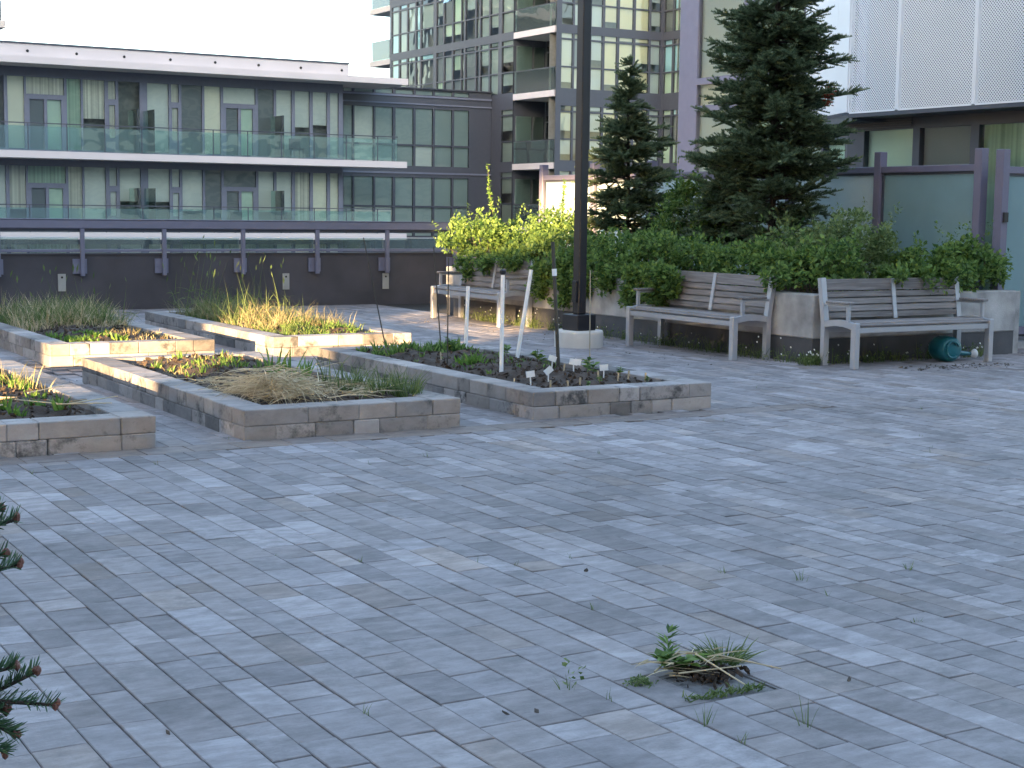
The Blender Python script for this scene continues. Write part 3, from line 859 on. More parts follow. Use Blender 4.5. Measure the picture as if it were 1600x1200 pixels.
# ---------------- the tall neighbours behind the camera whose gap lets one band of sun in
nR = Vector((SH.y, -SH.x, 0))
def neighbour(name, label, corner, along, width, depth, z0, z1):
    """building standing across the sun's path; corner is the edge that draws the shadow line"""
    ang = math.atan2(along.y, along.x)
    t = thing(name, label, 'building', (corner.x, corner.y, 0), ang)
    # local x along the facade; local y +-: keep the body on the sun side
    back = -SH
    ly = Vector((-math.sin(ang), math.cos(ang), 0))
    s = 1 if ly.dot(back) > 0 else -1
    y0, y1 = (0, depth) if s > 0 else (-depth, 0)
    part('wall', 'beige_wall', t, (0, width, y0, y1, z0, z1))
    fy_ = -.03 if s > 0 else 0.001
    k = 0; x = 1.5
    zz = max(z0, 0) + 1.2
    while zz < z1 - 2:
        part('window_band', 'frame_dark', t, (.8, width - .8, fy_, fy_ + .029, zz, zz + 1.5))
        zz += 3.1
    return t
SRC = 40.0
cR = Vector((4.4, 12.05, 0)) - SH * SRC
cL = Vector((6.5, 17.2, 0)) - SH * SRC
tR = neighbour('neighbour_tower', 'tall beige apartment tower standing behind the viewer', cR, nR, 55, 14, -12, 30)
part('bench_shade_slab', 'beige_wall', tR, (-2.1, -.01, 0.02, 1.5, 4.7, 5.6))  # unseen slab added in the gap to keep the furthest bench shaded
neighbour('neighbour_tower', 'tall beige apartment tower out of frame on the left', cL, -nR, 75, 14, -12, 30)
gap = (cL - cR).dot(-nR)
t = neighbour('sun_cap_block', 'unseen beige block added above the gap to cap the sun band', cR - SH * 2, -nR, gap + 1, 6, 7.9, 30)  # added out of frame so the sun band stays low
neighbour('neighbour_tower', 'tall beige apartment tower out of frame behind on the right', Vector((6, -42, 0)), Vector((1, 0.05, 0)).normalized(), 90, 14, -12, 24)

# ================================================================== BENCHES
BENCH = {}
def bench(label, loc, rz):
    Lx = 1.93
    t = thing('park_bench', label, 'bench', loc, rz, group='grey wooden park benches along the planter')
    nb = 'first' in BENCH
    def mk(name, mat, fn):
        key = name + str(BENCH.setdefault('n' + str(t.name), 0)); BENCH['n' + str(t.name)] += 1
        if key in BENCH:
            o = bpy.data.objects.new(name, BENCH[key]); COL.objects.link(o); o.parent = t
        else:
            m = MB(); fn(m); o = m.build(name, mat, t); BENCH[key] = o.data
        return o
    lean = lambda z: .455 + max(0, z - .42) * .16
    for sx in (0, Lx - .065):
        mk('leg', 'bench_metal', lambda m: m.box(sx, sx + .065, 0, .07, 0, .452, bev=.006))
        def rear(m):
            m.obox((sx + .0325, .475, .21), Vector((1, 0, 0)), Vector((0, 1, 0)), Vector((0, 0, 1)), .032, .028, .21)
            d = Vector((0, .16, 1)).normalized()
            m.obox((sx + .0325, lean(.645) + .02, .645), Vector((1, 0, 0)), d.cross(Vector((1, 0, 0))).normalized(), d, .032, .027, .232)
        mk('rear_leg', 'bench_metal', rear)
        def side(m):
            n = 8
            for k in range(n):
                y0, y1 = .072 + .375 * k / n, .072 + .375 * (k + 1) / n
                a0 = .022 * math.sin(PI * k / n); a1 = .022 * math.sin(PI * (k + 1) / n)
                i = len(m.v)
                for (yy, aa) in ((y0, a0), (y1, a1)):
                    m.v += [(sx + .005, yy, .388 + aa), (sx + .06, yy, .388 + aa), (sx + .06, yy, .450 + aa), (sx + .005, yy, .450 + aa)]
                for j in range(4):
                    m.f.append((i + j, i + (j + 1) % 4, i + 4 + (j + 1) % 4, i + 4 + j))
        mk('side_rail', 'bench_metal', side)
        mk('arm_support', 'bench_metal', lambda m: (m.box(sx + .018, sx + .048, .125, .16, .462, .628), m.box(sx + .018, sx + .048, .16, .50, .606, .628)))
        mk('armrest', 'teak', lambda m: m.box(sx - .006, sx + .072, .095, .44, .6295, .655, bev=.006))
    mk('apron', 'bench_metal', lambda m: m.box(.066, Lx - .066, .014, .05, .352, .408, bev=.004))
    mk('rear_apron', 'bench_metal', lambda m: m.box(.066, Lx - .066, .45, .48, .33, .385))
    prof = [(.004, .075, .441), (.082, .066, .457), (.154, .066, .452), (.226, .066, .447), (.298, .066, .446), (.370, .066, .449)]
    for y0, wd_, z in prof:
        mk('seat_slat', 'teak', lambda m: m.box(.072, Lx - .072, y0, y0 + wd_, z - .026, z, bev=.008))
    for bx in (.62, 1.28):
        mk('seat_bracket', 'bench_metal', lambda m: m.box(bx, bx + .04, .02, .44, .408, .417))
    d = Vector((0, .16, 1)).normalized(); nn = d.cross(Vector((1, 0, 0))).normalized()
    for z, hh in ((.805, .058), (.709, .029), (.638, .029), (.567, .029), (.500, .027)):
        mk('back_slat', 'teak', lambda m: m.obox((Lx / 2, lean(z) + .008, z), Vector((1, 0, 0)), nn, d, Lx / 2 - .068, .013, hh))
    mk('back_strap', 'bench_metal', lambda m: m.obox((Lx / 2, lean(.66) - .014, .66), Vector((1, 0, 0)), nn, d, .024, .006, .205))
    return t
bench('grey slatted bench furthest back, under yellow-lit leaves', (9.98, 19.20, 0), -PI / 2)
bench('grey slatted bench in the middle, right of the lamp post', (9.96, 14.36, 0), -PI / 2)
bench('grey slatted bench facing the viewer with a watering can beneath', (10.53, 11.24, 0), 0)

# ================================================================== LAMP POST
lp = thing('lamp_post', 'square black lamp post on a round pale concrete footing', 'lamp post', (9.42, 14.50, 0), rad(8))
m = MB(); m.lathe((0, 0, -.05), [(.272, 0), (.276, .04), (.276, .215), (.268, .232), (.262, .236)], 40); m.build('footing', 'lamp_concrete', lp)
part('base_cover', 'black_metal', lp, (-.136, .136, -.136, .136, .187, .365), bev=.008)
part('pole', 'black_metal', lp, (-.057, .057, -.057, .057, .366, 5.2), bev=.01)
part('access_box', 'black_metal', lp, (-.085, -.0575, -.035, .035, .50, .74), bev=.005)
part('lamp_arm', 'black_metal', lp, (.0575, .75, -.04, .04, 5.0, 5.08))
part('lamp_head', 'black_metal', lp, (.5, 1.05, -.13, .13, 4.93, 4.995), bev=.01)

# ================================================================== WATERING CAN
wc = thing('watering_can', 'teal plastic watering can with a white rose lying under the end bench', 'watering can', (12.02, 11.50, .0), rad(-4))
m = MB()
# body lies on its side, axis towards the viewer
prof = [(.0, -.13), (.10, -.13), (.125, -.115), (.135, -.04), (.135, .05), (.12, .10), (.07, .13), (.0, .132)]
n = 26; i0 = 0
for r, t_ in prof:
    for j in range(n):
        a = 2 * PI * j / n
        m.v.append((r * math.cos(a) * 1.05, t_, .137 + r * math.sin(a)))
for k in range(len(prof) - 1):
    for j in range(n):
        a = k * n + j; b = k * n + (j + 1) % n
        m.f.append((a, b, b + n, a + n))
m.build('body', 'teal_plastic', wc, smooth=True)
m = MB(); m.tube([(.10, 0, .10), (.17, 0, .085), (.30, 0, .075), (.37, 0, .07)], [.055, .034, .022, .018], 12); m.build('spout', 'teal_plastic', wc, smooth=True)
m = MB(); m.tube([(.365, 0, .07), (.40, 0, .07), (.425, 0, .072), (.432, 0, .072)], [.02, .042, .05, .04], 14); m.build('rose', 'pvc', wc, smooth=True)
m = MB(); m.tube([(-.02 + .085 * math.cos(a), -.145 - .012 * math.sin(a * .5), .137 + .085 * math.sin(a)) for a in [k * PI / 10 + .4 for k in range(17)]], [.011] * 17, 8); m.build('handle', 'teal_plastic', wc, smooth=True)

# ================================================================== PIPES, STAKES AND TAGS IN THE BED
def stick(name, label, cat, p, q, r, mat, grp=None, n=10):
    t = thing(name, label, cat, p, group=grp)
    p = Vector(p); q = Vector(q)
    m = MB(); m.tube([(0, 0, -.12), q - p], [r, r * .95], n); m.build('shaft', mat, t, smooth=False)
    return t
def up(base, x2, y2, z): return (x2, y2, z)
grp = 'white pipes standing in the bed'
stick('white_pipe', 'shortest white plastic pipe, left of three in the bed', 'pipe', (7.15, 13.02, .16), (7.17, 13.01, .78), .019, 'pvc', grp)
t = stick('white_pipe', 'tall upright white pipe nearest the block edge, dark cap on top', 'pipe', (6.21, 10.70, .16), (6.22, 10.71, 1.0), .017, 'pvc', grp)
m = MB(); m.lathe((.01, .01, .835), [(.018, 0), (.026, .012), (.028, .035), (.012, .045)], 10); m.build('cap', 'black_metal', t)
stick('white_pipe', 'leaning white pipe, rightmost of the three in the bed', 'pipe', (7.09, 11.97, .16), (7.225, 11.93, .98), .018, 'pvc', grp)
t = stick('dark_stake', 'thick black garden stake with a white tie beside the lamp post', 'stake', (7.02, 11.10, .16), (6.97, 11.16, 1.25), .016, 'stake_dark')
m = MB(); m.tube([(-.037, .044, .80), (-.040, .047, .86)], [.021, .021], 10); m.build('tie', 'pvc', t)
stick('garden_cane', 'thin pale cane right of the black stake', 'stake', (7.12, 10.78, .16), (7.12, 10.80, 1.02), .0055, 'stake_cane', None, 6)
stick('thin_stake', 'thin dark stake left of the white pipes', 'stake', (6.26, 11.72, .16), (6.27, 11.73, 1.1), .006, 'stake_dark', None, 6)
stick('thin_stake', 'thin leaning dark stake in front of the guard rail, left one of two', 'stake', (6.35, 13.05, .16), (6.16, 13.22, 1.24), .006, 'stake_dark', None, 6)
stick('thin_stake', 'thin upright dark stake in front of the guard rail, right one of two', 'stake', (6.95, 13.12, .16), (6.84, 13.10, 1.16), .006, 'stake_dark', None, 6)
TG = [(6.06, 9.98, 'leftmost white plant tag on a slanted stem near the bed corner'), (6.30, 10.12, 'white plant tag turned as a diamond, second from left'), (6.83, 10.93, 'white plant tag furthest back beside the black stake'), (6.61, 10.24, 'double white plant tag in the middle of the bed front'), (6.79, 10.08, 'rightmost white plant tag near the bed front')]
for k, (x, y, lb) in enumerate(TG):
    z = sz(2, x, y)
    t = thing('plant_tag', lb, 'plant tag', (x, y, z), rad(U(-45, -15)), 'white plant tags in the bed')
    l_ = U(-.012, .012)
    m = MB(); m.bar((0, 0, -.05), (l_, 0, .07), .010, .003, Vector((0, 1, 0))); m.build('stem', 'tag_white', t)
    m = MB(); a = rad((8, 40, -20, -10, 4)[k]); ax = Vector((math.cos(a), 0, math.sin(a))); az_ = Vector((-math.sin(a), 0, math.cos(a)))
    m.obox((l_, -.004, .088), ax, Vector((0, 1, 0)), az_, .034, .0018, .024); m.build('label', 'tag_white', t)
    if k == 3:
        m = MB(); m.obox((l_ + .035, .006, .086), ax, Vector((0, 1, 0)), az_, .026, .0018, .023); m.build('label', 'tag_white', t)
for k, (x, y) in enumerate(((6.0, 10.15), (6.12, 9.80), (6.28, 9.80), (6.42, 9.86), (6.66, 9.95), (6.86, 9.98), (6.98, 10.02), (7.05, 9.88), (6.92, 10.88), (6.35, 12.0))):
    z = sz(2, x, y)
    m = MB(); m.bar((0, 0, -.04), (U(-.012, .012), 0, U(.045, .075)), .014, .003, Vector((0, 1, 0)))
    o = m.build('wooden_marker', 'tag_wood', None); o.location = (x, y, z); o.rotation_euler = (0, 0, rad(U(-60, 20)))
    tag(o, 'small wooden stick marker stuck in the soil of the tagged bed', 'marker', 'wooden stick markers in the tagged bed')

# ================================================================== VEGETATION
def leaf_dir():
    d = rv(); d.z = abs(d.z) * .6; return d.normalized()
def clump(m, c, r, n, L, wd):
    c = Vector(c)
    for i in range(n):
        d = rv()
        while d.length > 1: d = rv()
        p = c + Vector((d.x * r, d.y * r, d.z * r * .8))
        dr = (d + rv(.8) + Vector((0, 0, .25))).normalized()
        nr = (Vector((0, 0, 1)) + rv(.8)).normalized()
        l = L * U(.5, 1.5)
        m.leaf(p, dr, nr, l, l * wd)
def shrub(label, c, r, nclump, per, L=.056, mat='shrub', lo=-.35, drape=None, name='shrub', cr=(.06, .13)):
    t = thing(name, label, 'shrub', (c[0], c[1], .6))
    m = MB(); st = MB()
    for i in range(nclump):
        th_ = U(0, 2 * PI); u_ = U(lo, 1.0)
        rr = math.sqrt(max(0, 1 - u_ * u_)) if u_ > 0 else math.sqrt(1 - u_ * u_ * .6)
        k = U(.55, 1.0) ** .6
        bump = 1 + .55 * noise.noise(Vector((math.cos(th_) * 1.7 + c[0], math.sin(th_) * 1.7 + c[1], u_ * 2)))
        p = Vector((r[0] * rr * math.cos(th_) * k * bump, r[1] * rr * math.sin(th_) * k * bump, (c[2] - .6) + r[2] * u_ * k * bump))
        clump(m, p, U(*cr), per, L, .62)
        if i % 5 == 0:
            st.tube([(p.x * .15, p.y * .15, 0), (p.x * .5, p.y * .5, p.z * .55), tuple(p)], [.008, .006, .003], 5)
        if i % 7 == 0 and u_ > .2:      # shoots that stick out of the outline
            d = (Vector((p.x, p.y, p.z - c[2] + .8)).normalized() + Vector((0, 0, .6))).normalized()
            ln = U(.14, .42)
            for q in range(8):
                clump(m, p + d * ln * q / 7, .022, 4, L * .8, .5)
    if drape:
        for (dx, dy, z0, z1, n) in drape:      # growth that hangs over the wall
            for i in range(n):
                f = random.random()
                clump(m, (dx - c[0] + U(-.05, .05), dy - c[1] + U(-.22, .22) * (1 - .55 * f), (z0 - .6) - (z0 - z1) * f), U(.05, .1), per, L, .62)
    m.build('foliage', mat, t); st.build('stems', 'twig', t)
    return t
shrub('shrub at the far planter end, leaves lit yellow by the low sun', (11.05, 19.5, .95), (.55, .75, .42), 110, 40, drape=[(10.45, 19.0, .85, .55, 16), (10.42, 18.4, .9, .72, 12)])
shrub('taller yellow-lit shrub in front of the sunlit glass panel', (11.7, 18.5, 1.02), (.5, .6, .48), 100, 42)
shrub('dark green shrub left of the lamp post trailing over the planter', (11.0, 17.5, .88), (.6, .85, .36), 120, 40, drape=[(10.44, 17.0, .85, .40, 30), (10.46, 16.5, .85, .35, 34), (10.43, 17.7, .9, .75, 14)])
shrub('dark green shrub right behind the lamp post', (11.1, 16.1, .88), (.65, .9, .38), 130, 40, drape=[(10.44, 16.0, .85, .5, 22), (10.45, 15.5, .85, .55, 20)])
shrub('shrub spilling over the left end of the middle bench', (11.0, 14.9, .88), (.6, .8, .36), 115, 40, drape=[(10.42, 14.9, .85, .42, 34), (10.36, 14.35, .9, .45, 40), (10.34, 14.1, .88, .6, 26)])
shrub('shrub behind the right half of the middle bench', (11.15, 13.5, .84), (.65, .8, .34), 100, 42)
shrub('pale olive-green bush at the foot of the tall fir', (12.2, 13.9, .92), (.7, .8, .40), 100, 55, mat='shrub_pale', L=.05)
shrub('pale feathery bush at the planter corner', (11.75, 12.75, .95), (.75, .6, .52), 130, 55, mat='shrub_pale', L=.048)
shrub('low green shrub at the planter corner between two benches', (11.0, 12.35, .86), (.5, .5, .30), 80, 42)
shrub('green shrub drooping over the back of the end bench', (12.35, 12.2, .84), (.55, .38, .30), 84, 40, drape=[(11.95, 11.86, .95, .80, 16), (12.35, 11.84, .95, .84, 12), (11.6, 11.85, .92, .80, 10)])
shrub('dark shrub against the fence post at the right planter end', (13.15, 12.3, .88), (.42, .36, .34), 64, 42)
shrub('leafy bush between the two firs', (12.5, 16.4, 1.25), (.55, .6, .65), 130, 55)
# tall weed spikes at the far end
def spike(label, base, top, n):
    t = thing('weed_stalk', label, 'weed', base)
    b = Vector(base); d = Vector(top) - b
    st = MB(); pts = [d * f + Vector((.03 * math.sin(f * 7), .03 * math.cos(f * 5), 0)) for f in (0, .3, .6, .85, 1)]
    st.tube(pts, [.008, .007, .005, .004, .002], 5); st.build('stem', 'twig', t)
    m = MB()
    for i in range(n):
        f = U(.25, 1); p = d * f + Vector((.03 * math.sin(f * 7), .03 * math.cos(f * 5), 0))
        m.leaf(p, (rv() + Vector((0, 0, .7))).normalized(), rv().normalized(), U(.04, .09) * (1.2 - .6 * f), .022)
    m.build('leaves', 'sprout', t)
spike('tall leafy weed stalk above the far end of the planter', (11.3, 19.6, .8), (11.18, 19.75, 2.18), 170)
spike('leaning weed stalk over the guard rail end', (11.0, 19.7, .9), (10.72, 19.95, 1.45), 40)
spike('bushy yellow-lit stalk left of the sunlit glass panel', (11.9, 18.8, .9), (11.88, 18.75, 1.95), 190)

def fir(label, base, h, prof, z0, seedn, twig_l=.145, per_m=9, mat='fir'):
    """conifer: whorls of branches that sweep up at the tips, each clothed in flat needle sprays"""
    random.seed(seedn)
    t = thing('fir_tree', label, 'tree', base)
    tr = MB(); tr.tube([(0, 0, -.1), (.01, 0, h * .4), (-.01, .01, h * .8), (0, 0, h)], [h * .013, h * .010, h * .005, .006], 9); tr.build('trunk', 'bark', t)
    br = MB(); nd = MB()
    def r_at(z):
        for k in range(len(prof) - 1):
            a, b = prof[k], prof[k + 1]
            if a[0] <= z <= b[0]:
                f = (z - a[0]) / (b[0] - a[0]); return a[1] + (b[1] - a[1]) * f
        return .05
    def spray(p, d, L):
        d = d.normalized(); sd_ = d.cross(Vector((0, 0, 1)))
        if sd_.length < .05: sd_ = Vector((1, 0, 0))
        sd_.normalize(); up_ = sd_.cross(d)
        n = max(3, int(L / .020))
        for k in range(n):
            q = p + d * (L * k / n)
            w2 = .042 * (1 - .45 * k / n)
            for s in (-1, 0, 1):
                e = (d * .75 + sd_ * (s + U(-.2, .2)) + up_ * (U(.0, .5) if s else U(.6, 1.2))).normalized()
                i = len(nd.v)
                nd.v += [tuple(q - d * .013), tuple(q + d * .015), tuple(q + e * w2 * U(1.0, 1.5))]
                nd.f.append((i, i + 1, i + 2))
        # the tip
        i = len(nd.v); q = p + d * L
        nd.v += [tuple(q - d * .03 + sd_ * .008), tuple(q - d * .03 - sd_ * .008), tuple(q + d * .02)]
        nd.f.append((i, i + 1, i + 2))
    z = z0
    while z < h - .03:
        R = r_at(z)
        nb = 5 + int(R * 4) if R > .2 else 4
        a0 = U(0, 2 * PI)
        for b in range(nb):
            a = a0 + 2 * PI * b / nb + U(-.25, .25)
            if random.random() < (.45 if z < h * .26 else .12): continue
            L = R * (U(.70, 1.15) if random.random() < .8 else U(.35, .7))
            out = Vector((math.cos(a), math.sin(a), 0))
            rise = U(-.12, .22) + (.35 if z > h * .8 else 0)
            p = Vector((0, 0, z + U(-.11, .11))); d = (out + Vector((0, 0, rise))).normalized()
            pts = [p.copy()]; n = max(3, int(L / .10)); stp = L / n
            for k in range(n):
                d = (d + Vector((0, 0, (.07 if k > n * .4 else -.03))) + rv(.06)).normalized()
                p = p + d * stp; pts.append(p.copy())
                f = (k + 1) / n
                if f > .22:
                    sd_ = d.cross(Vector((0, 0, 1))).normalized()
                    tl = twig_l * (1.35 - .6 * f) * U(.8, 1.4) + .16 * R * (1 - f)
                    for s in (-1, 1):
                        for q_ in range(2 if z < h * .26 or z > h * .78 else 3):
                            dd = (d * U(.5, 1.0) + sd_ * s * U(.25, 1.0) + Vector((0, 0, U(-.45, .65)))).normalized()
                            spray(p - d * stp * U(0, 1), dd, tl * U(.75, 1.2))
                    spray(p, (d + Vector((0, 0, U(.15, .5)))).normalized(), tl * .7)
            spray(p, d, twig_l)
            br.tube([tuple(v) for v in pts], [max(.0025, .010 * (1 - k / len(pts)) * (.5 + R)) for k in range(len(pts))], 4, caps=False)
        z += U(.085, .13) if R > .4 else U(.07, .10)
    # leader
    spray(Vector((0, 0, h)), Vector((0, 0, 1)), .12)
    for a in range(5): spray(Vector((0, 0, h + .02)), Vector((math.cos(a * 1.26), math.sin(a * 1.26), 1.3)), .09)
    kind(br.build('branches', 'bark', t), 'stuff'); nd.build('crown', mat, t)
    return t
bigfir = fir('tall dark fir in the planter reaching past the top of the frame', (12.35, 14.72, .6), 5.3, [(.2, .46), (.55, .74), (1.3, .94), (2.2, .92), (3.2, .76), (4.2, .50), (5.3, .03)], .45, 5)
m = MB()
for i in range(46):
    p = Vector((.28, -.62, 2.30)) + Vector((U(-.05, .05), U(-.05, .05), U(-.11, .10)))
    m.leaf(p, rv().normalized(), rv().normalized(), U(.04, .08), .02)
m.build('dead_sprig', 'red_leaf', bigfir)
fir('small fir in the planter right of the lamp post', (12.3, 17.75, .6), 2.95, [(.1, .55), (.5, .74), (1.2, .70), (1.8, .54), (2.3, .26), (2.95, .02)], .35, 8)
fir('young fir half hidden between the two larger firs', (12.45, 15.75, .6), 1.75, [(.1, .5), (.5, .62), (1.0, .45), (1.75, .02)], .25, 14)
random.seed(77)

# ---- grasses and weeds in the beds
def tuft(m, x, y, z, n, L, spread, bend=(.5, 1.4), wd=.007):
    for i in range(n):
        a = U(0, 2 * PI); r = U(0, spread)
        d = Vector((math.cos(a) * U(.05, .55), math.sin(a) * U(.05, .55), 1))
        m.blade((x + r * math.cos(a), y + r * math.sin(a), z - .01), d, L * U(.5, 1.15), wd * U(.7, 1.3), U(*bend))
def weeds(bed, n, ylo, yhi, L, matn, name, label, xr=None, blades=9, spread=.05, wd=.007, bend=(.5, 1.4)):
    ia, ib, ic, id_, lev = inn[bed]
    m = MB()
    x0, x1 = xr if xr else (ia + .03, ib - .03)
    for i in range(n):
        x, y = U(x0, x1), U(ylo, yhi)
        tuft(m, x, y, sz(bed, x, y), blades, L * U(.6, 1.2), spread, bend, wd)
    o = m.build(name, matn); kind(o, 'stuff'); tag(o, label, 'grass')
    return o
def seedheads(bed, n, ylo, yhi, H, label, xr=None):
    ia, ib, ic, id_, lev = inn[bed]
    m = MB()
    for i in range(n):
        x, y = U(*(xr or (ia + .05, ib - .05))), U(ylo, yhi)
        z = sz(bed, x, y); d = Vector((U(-.3, .3), U(-.3, .3), 1))
        q = m.blade((x, y, z), d, H * U(.6, 1.1), .006, U(.1, .5), 4)
        m.leaf(q, Vector((U(-.4, .4), U(-.4, .4), .8)).normalized(), rv().normalized(), U(.06, .12), .022)
        for k in range(3):
            m.blade((x, y, z + H * .15 * k), (rv() + Vector((0, 0, .8))), U(.12, .28), .008, U(.6, 1.6))
    o = m.build('seeding_grass', 'grass'); kind(o, 'stuff'); tag(o, label, 'grass')
weeds(4, 260, 15.6, 18.7, .26, 'dry_grass', 'golden_grass', 'golden dry grass filling the back right bed', blades=10, bend=(.8, 3.0))
weeds(4, 300, 15.0, 18.7, .12, 'grass', 'green_weeds', 'green weeds among the golden grass', blades=9, wd=.014, bend=(.8, 2.4))
weeds(4, 60, 14.95, 16.2, .09, 'sprout', 'low_sprouts', 'bright low sprouts along the front of the golden bed', blades=10, wd=.016, bend=(.8, 2.4))
weeds(4, 70, 16.6, 18.7, .42, 'grass', 'tall_grass', 'taller green grass at the rear of the golden bed', blades=7, wd=.008, bend=(.8, 2.6))
seedheads(4, 26, 16.4, 18.7, .72, 'tall seeding grass stalks rising from the golden bed')
seedheads(4, 12, 17.9, 18.7, .95, 'tallest grass stalks at the left rear of the golden bed', (6.05, 6.35))
weeds(3, 230, 16.6, 18.6, .34, 'grass', 'rough_weeds', 'grey-green rough weeds in the back left bed', blades=9, wd=.008, bend=(.7, 3.0))
weeds(3, 130, 16.6, 18.5, .30, 'straw', 'dead_weeds', 'straw-coloured dead stems in the back left bed', blades=8)
weeds(3, 70, 16.5, 17.1, .20, 'straw', 'dead_weeds', 'flattened dead stems at the weedy bed middle', blades=8, bend=(2.0, 3.5))
seedheads(3, 16, 16.8, 18.4, .55, 'grass stalks standing in the weedy back left bed')
weeds(3, 34, 14.95, 15.9, .075, 'sprout', 'seedling_rows', 'low bright green seedlings in the back left bed', (3.85, 4.45), blades=14, wd=.022, spread=.05)
weeds(3, 90, 14.9, 16.4, .07, 'dry_grass', 'short_stubble', 'short pale stubble in the back left bed', (4.3, 4.95), blades=5)
weeds(1, 34, 11.7, 12.9, .085, 'sprout', 'seedling_rows', 'sunlit seedlings at the rear of the straw bed', (3.85, 4.75), blades=9, wd=.016)
weeds(1, 50, 11.4, 12.6, .08, 'dry_grass', 'short_stubble', 'pale sunlit stubble in the straw bed', blades=5)
weeds(1, 46, 9.75, 10.35, .25, 'grass', 'green_tufts', 'grey-green grass tufts at the right front of the straw bed', (4.45, 4.98), blades=9, wd=.008)
weeds(1, 16, 9.7, 9.95, .22, 'grass', 'overhanging_grass', 'grass leaning over the right edge of the straw bed', (4.86, 5.0), blades=9, bend=(.9, 1.9))
weeds(1, 9, 10.8, 11.3, .26, 'sprout', 'leek_leaves', 'upright green leaves behind the straw heap', (4.40, 4.7), blades=6, wd=.022, bend=(.1, .5), spread=.03)
weeds(0, 30, 11.0, 12.9, .09, 'sprout', 'sunlit_weeds', 'sunlit weeds in the bed at the left edge', (2.2, 2.7), blades=9, wd=.012)
weeds(0, 26, 11.0, 12.5, .2, 'dry_grass', 'dry_stems', 'sunlit dry stems in the bed at the left edge', (2.1, 2.65), blades=6)
weeds(0, 16, 9.8, 10.6, .09, 'sprout', 'seedling_rows', 'dark seedlings in the shaded front of the left edge bed', (2.0, 2.6), blades=12, wd=.02)
weeds(2, 60, 12.4, 13.1, .10, 'shrub', 'leafy_weeds', 'dark leafy weeds at the rear of the tagged bed', (6.0, 7.0), blades=10, wd=.026)
weeds(2, 30, 10.8, 12.4, .06, 'shrub', 'sparse_weeds', 'sparse low weeds on the soil of the tagged bed', blades=8, wd=.014)
weeds(2, 8, 11.3, 11.7, .11, 'sprout', 'lettuce', 'bright green leafy clump by the tagged bed edge', (6.28, 6.45), blades=14, wd=.022, spread=.07)
# flattened straw heap
m = MB()
ia, ib, ic, id_, lev = inn[1]
def straw(n, cx, cy, rx, ry, h, Ls=(.12, .38)):
    for i in range(n):
        a = U(0, 2 * PI); r = math.sqrt(random.random())
        x, y = cx + rx * r * math.cos(a), cy + ry * r * math.sin(a)
        z = lev + .05 + h * (1 - r * r) * random.random() + .01
        t_ = U(0, 2 * PI)
        m.blade((x, y, z), (math.cos(t_), math.sin(t_), U(-.15, .3)), U(*Ls), U(.005, .009), U(.1, 1.0))
straw(460, 3.98, 10.02, .22, .28, .22, (.12, .36))
straw(360, 4.30, 10.15, .52, .48, .06, (.12, .45))
straw(160, 4.05, 10.75, .30, .5, .05)
for i in range(26):
    x = U(3.85, 4.3); m.blade((x, 9.72, .28), (U(-.3, .3), -1, -.1), U(.16, .34), .006, U(.8, 1.6), 4)
for i in range(130):
    a = U(0, 2 * PI); m.blade((3.96 + random.gauss(0, .09), 9.92 + random.gauss(0, .09), U(.24, .36)), (math.cos(a), math.sin(a), U(-.3, .6)), U(.08, .38), U(.004, .008), U(.2, 2.4), 4)
for i in range(24):      # upright cut sheaf
    a = U(0, 2 * PI); m.blade((3.95 + .05 * math.cos(a), 9.98 + .05 * math.sin(a), .36), (math.cos(a), math.sin(a) - .4, -.25), U(.16, .30), .006, U(.9, 1.8), 4)
tag(kind(m.build('straw_heap', 'straw'), 'stuff'), 'heap of dry straw spread over the front centre bed', 'straw')
m = MB()
for i in range(14):
    x, y = U(1.9, 2.65), U(9.75, 10.9)
    m.tube([(x, y, lev + .09), (x + U(-.4, .4), y + U(-.25, .25), lev + .10)], [.005, .003], 5)
tag(kind(m.build('dry_stalks', 'straw'), 'stuff'), 'pale dry stalks lying on the soil of the left edge bed', 'straw')
# seedlings in the tagged bed
for k, (x, y, s) in enumerate(((7.12, 11.55, .10), (6.95, 11.35, .13), (7.08, 10.75, .13), (7.0, 10.55, .12), (7.10, 10.30, .08), (6.75, 12.55, .14), (7.05, 12.05, .12), (6.6, 9.85, .06), (6.45, 9.78, .05), (7.05, 9.85, .05))):
    z = sz(2, x, y); m = MB()
    for i in range(22):
        a = U(0, 2 * PI); f = U(.3, 1)
        m.leaf(Vector((0, 0, s * f * .8)), Vector((math.cos(a), math.sin(a), U(-.1, .6))).normalized(), (Vector((0, 0, 1)) + rv(.4)).normalized(), s * U(.35, .7), s * .3)
    m.tube([(0, 0, -.02), (0, 0, s)], [.004, .002], 5)
    o = m.build('seedling', 'shrub'); o.location = (x, y, z); tag(o, 'small leafy seedling growing among the white tags', 'seedling', 'seedlings in the tagged bed')

# weeds along the planter foot
m = MB(); fl = MB()
def footweed(x, y, n, h):
    tuft(m, x, y, 0.0, n, h, .06, (.3, 1.3), .006)
    for i in range(n // 2):
        p = Vector((x + U(-.1, .1), y + U(-.08, .08), U(.02, h * .7)))
        m.leaf(p, leaf_dir(), rv().normalized(), U(.02, .045), .02)
    if random.random() < .28:
        for k in range(random.randint(1, 2)):
            p = Vector((x + U(-.12, .12), y + U(-.1, .05), U(.08, h * 1.1)))
            m.blade((p.x, p.y, 0), (0, 0, 1), p.z, .003, .02)
            for q in range(5):
                a = q * 1.256; fl.leaf(p, Vector((math.cos(a), math.sin(a) * .4, math.sin(a))).normalized(), Vector((-1, -.5, .5)).normalized(), .011, .009)
for i in range(120):
    footweed(10.44 + U(-.10, .05), U(11.9, 18.9), 8, U(.08, .26))
for i in range(46):
    footweed(U(10.55, 12.9), 11.80 + U(-.12, .02), 8, U(.06, .24))
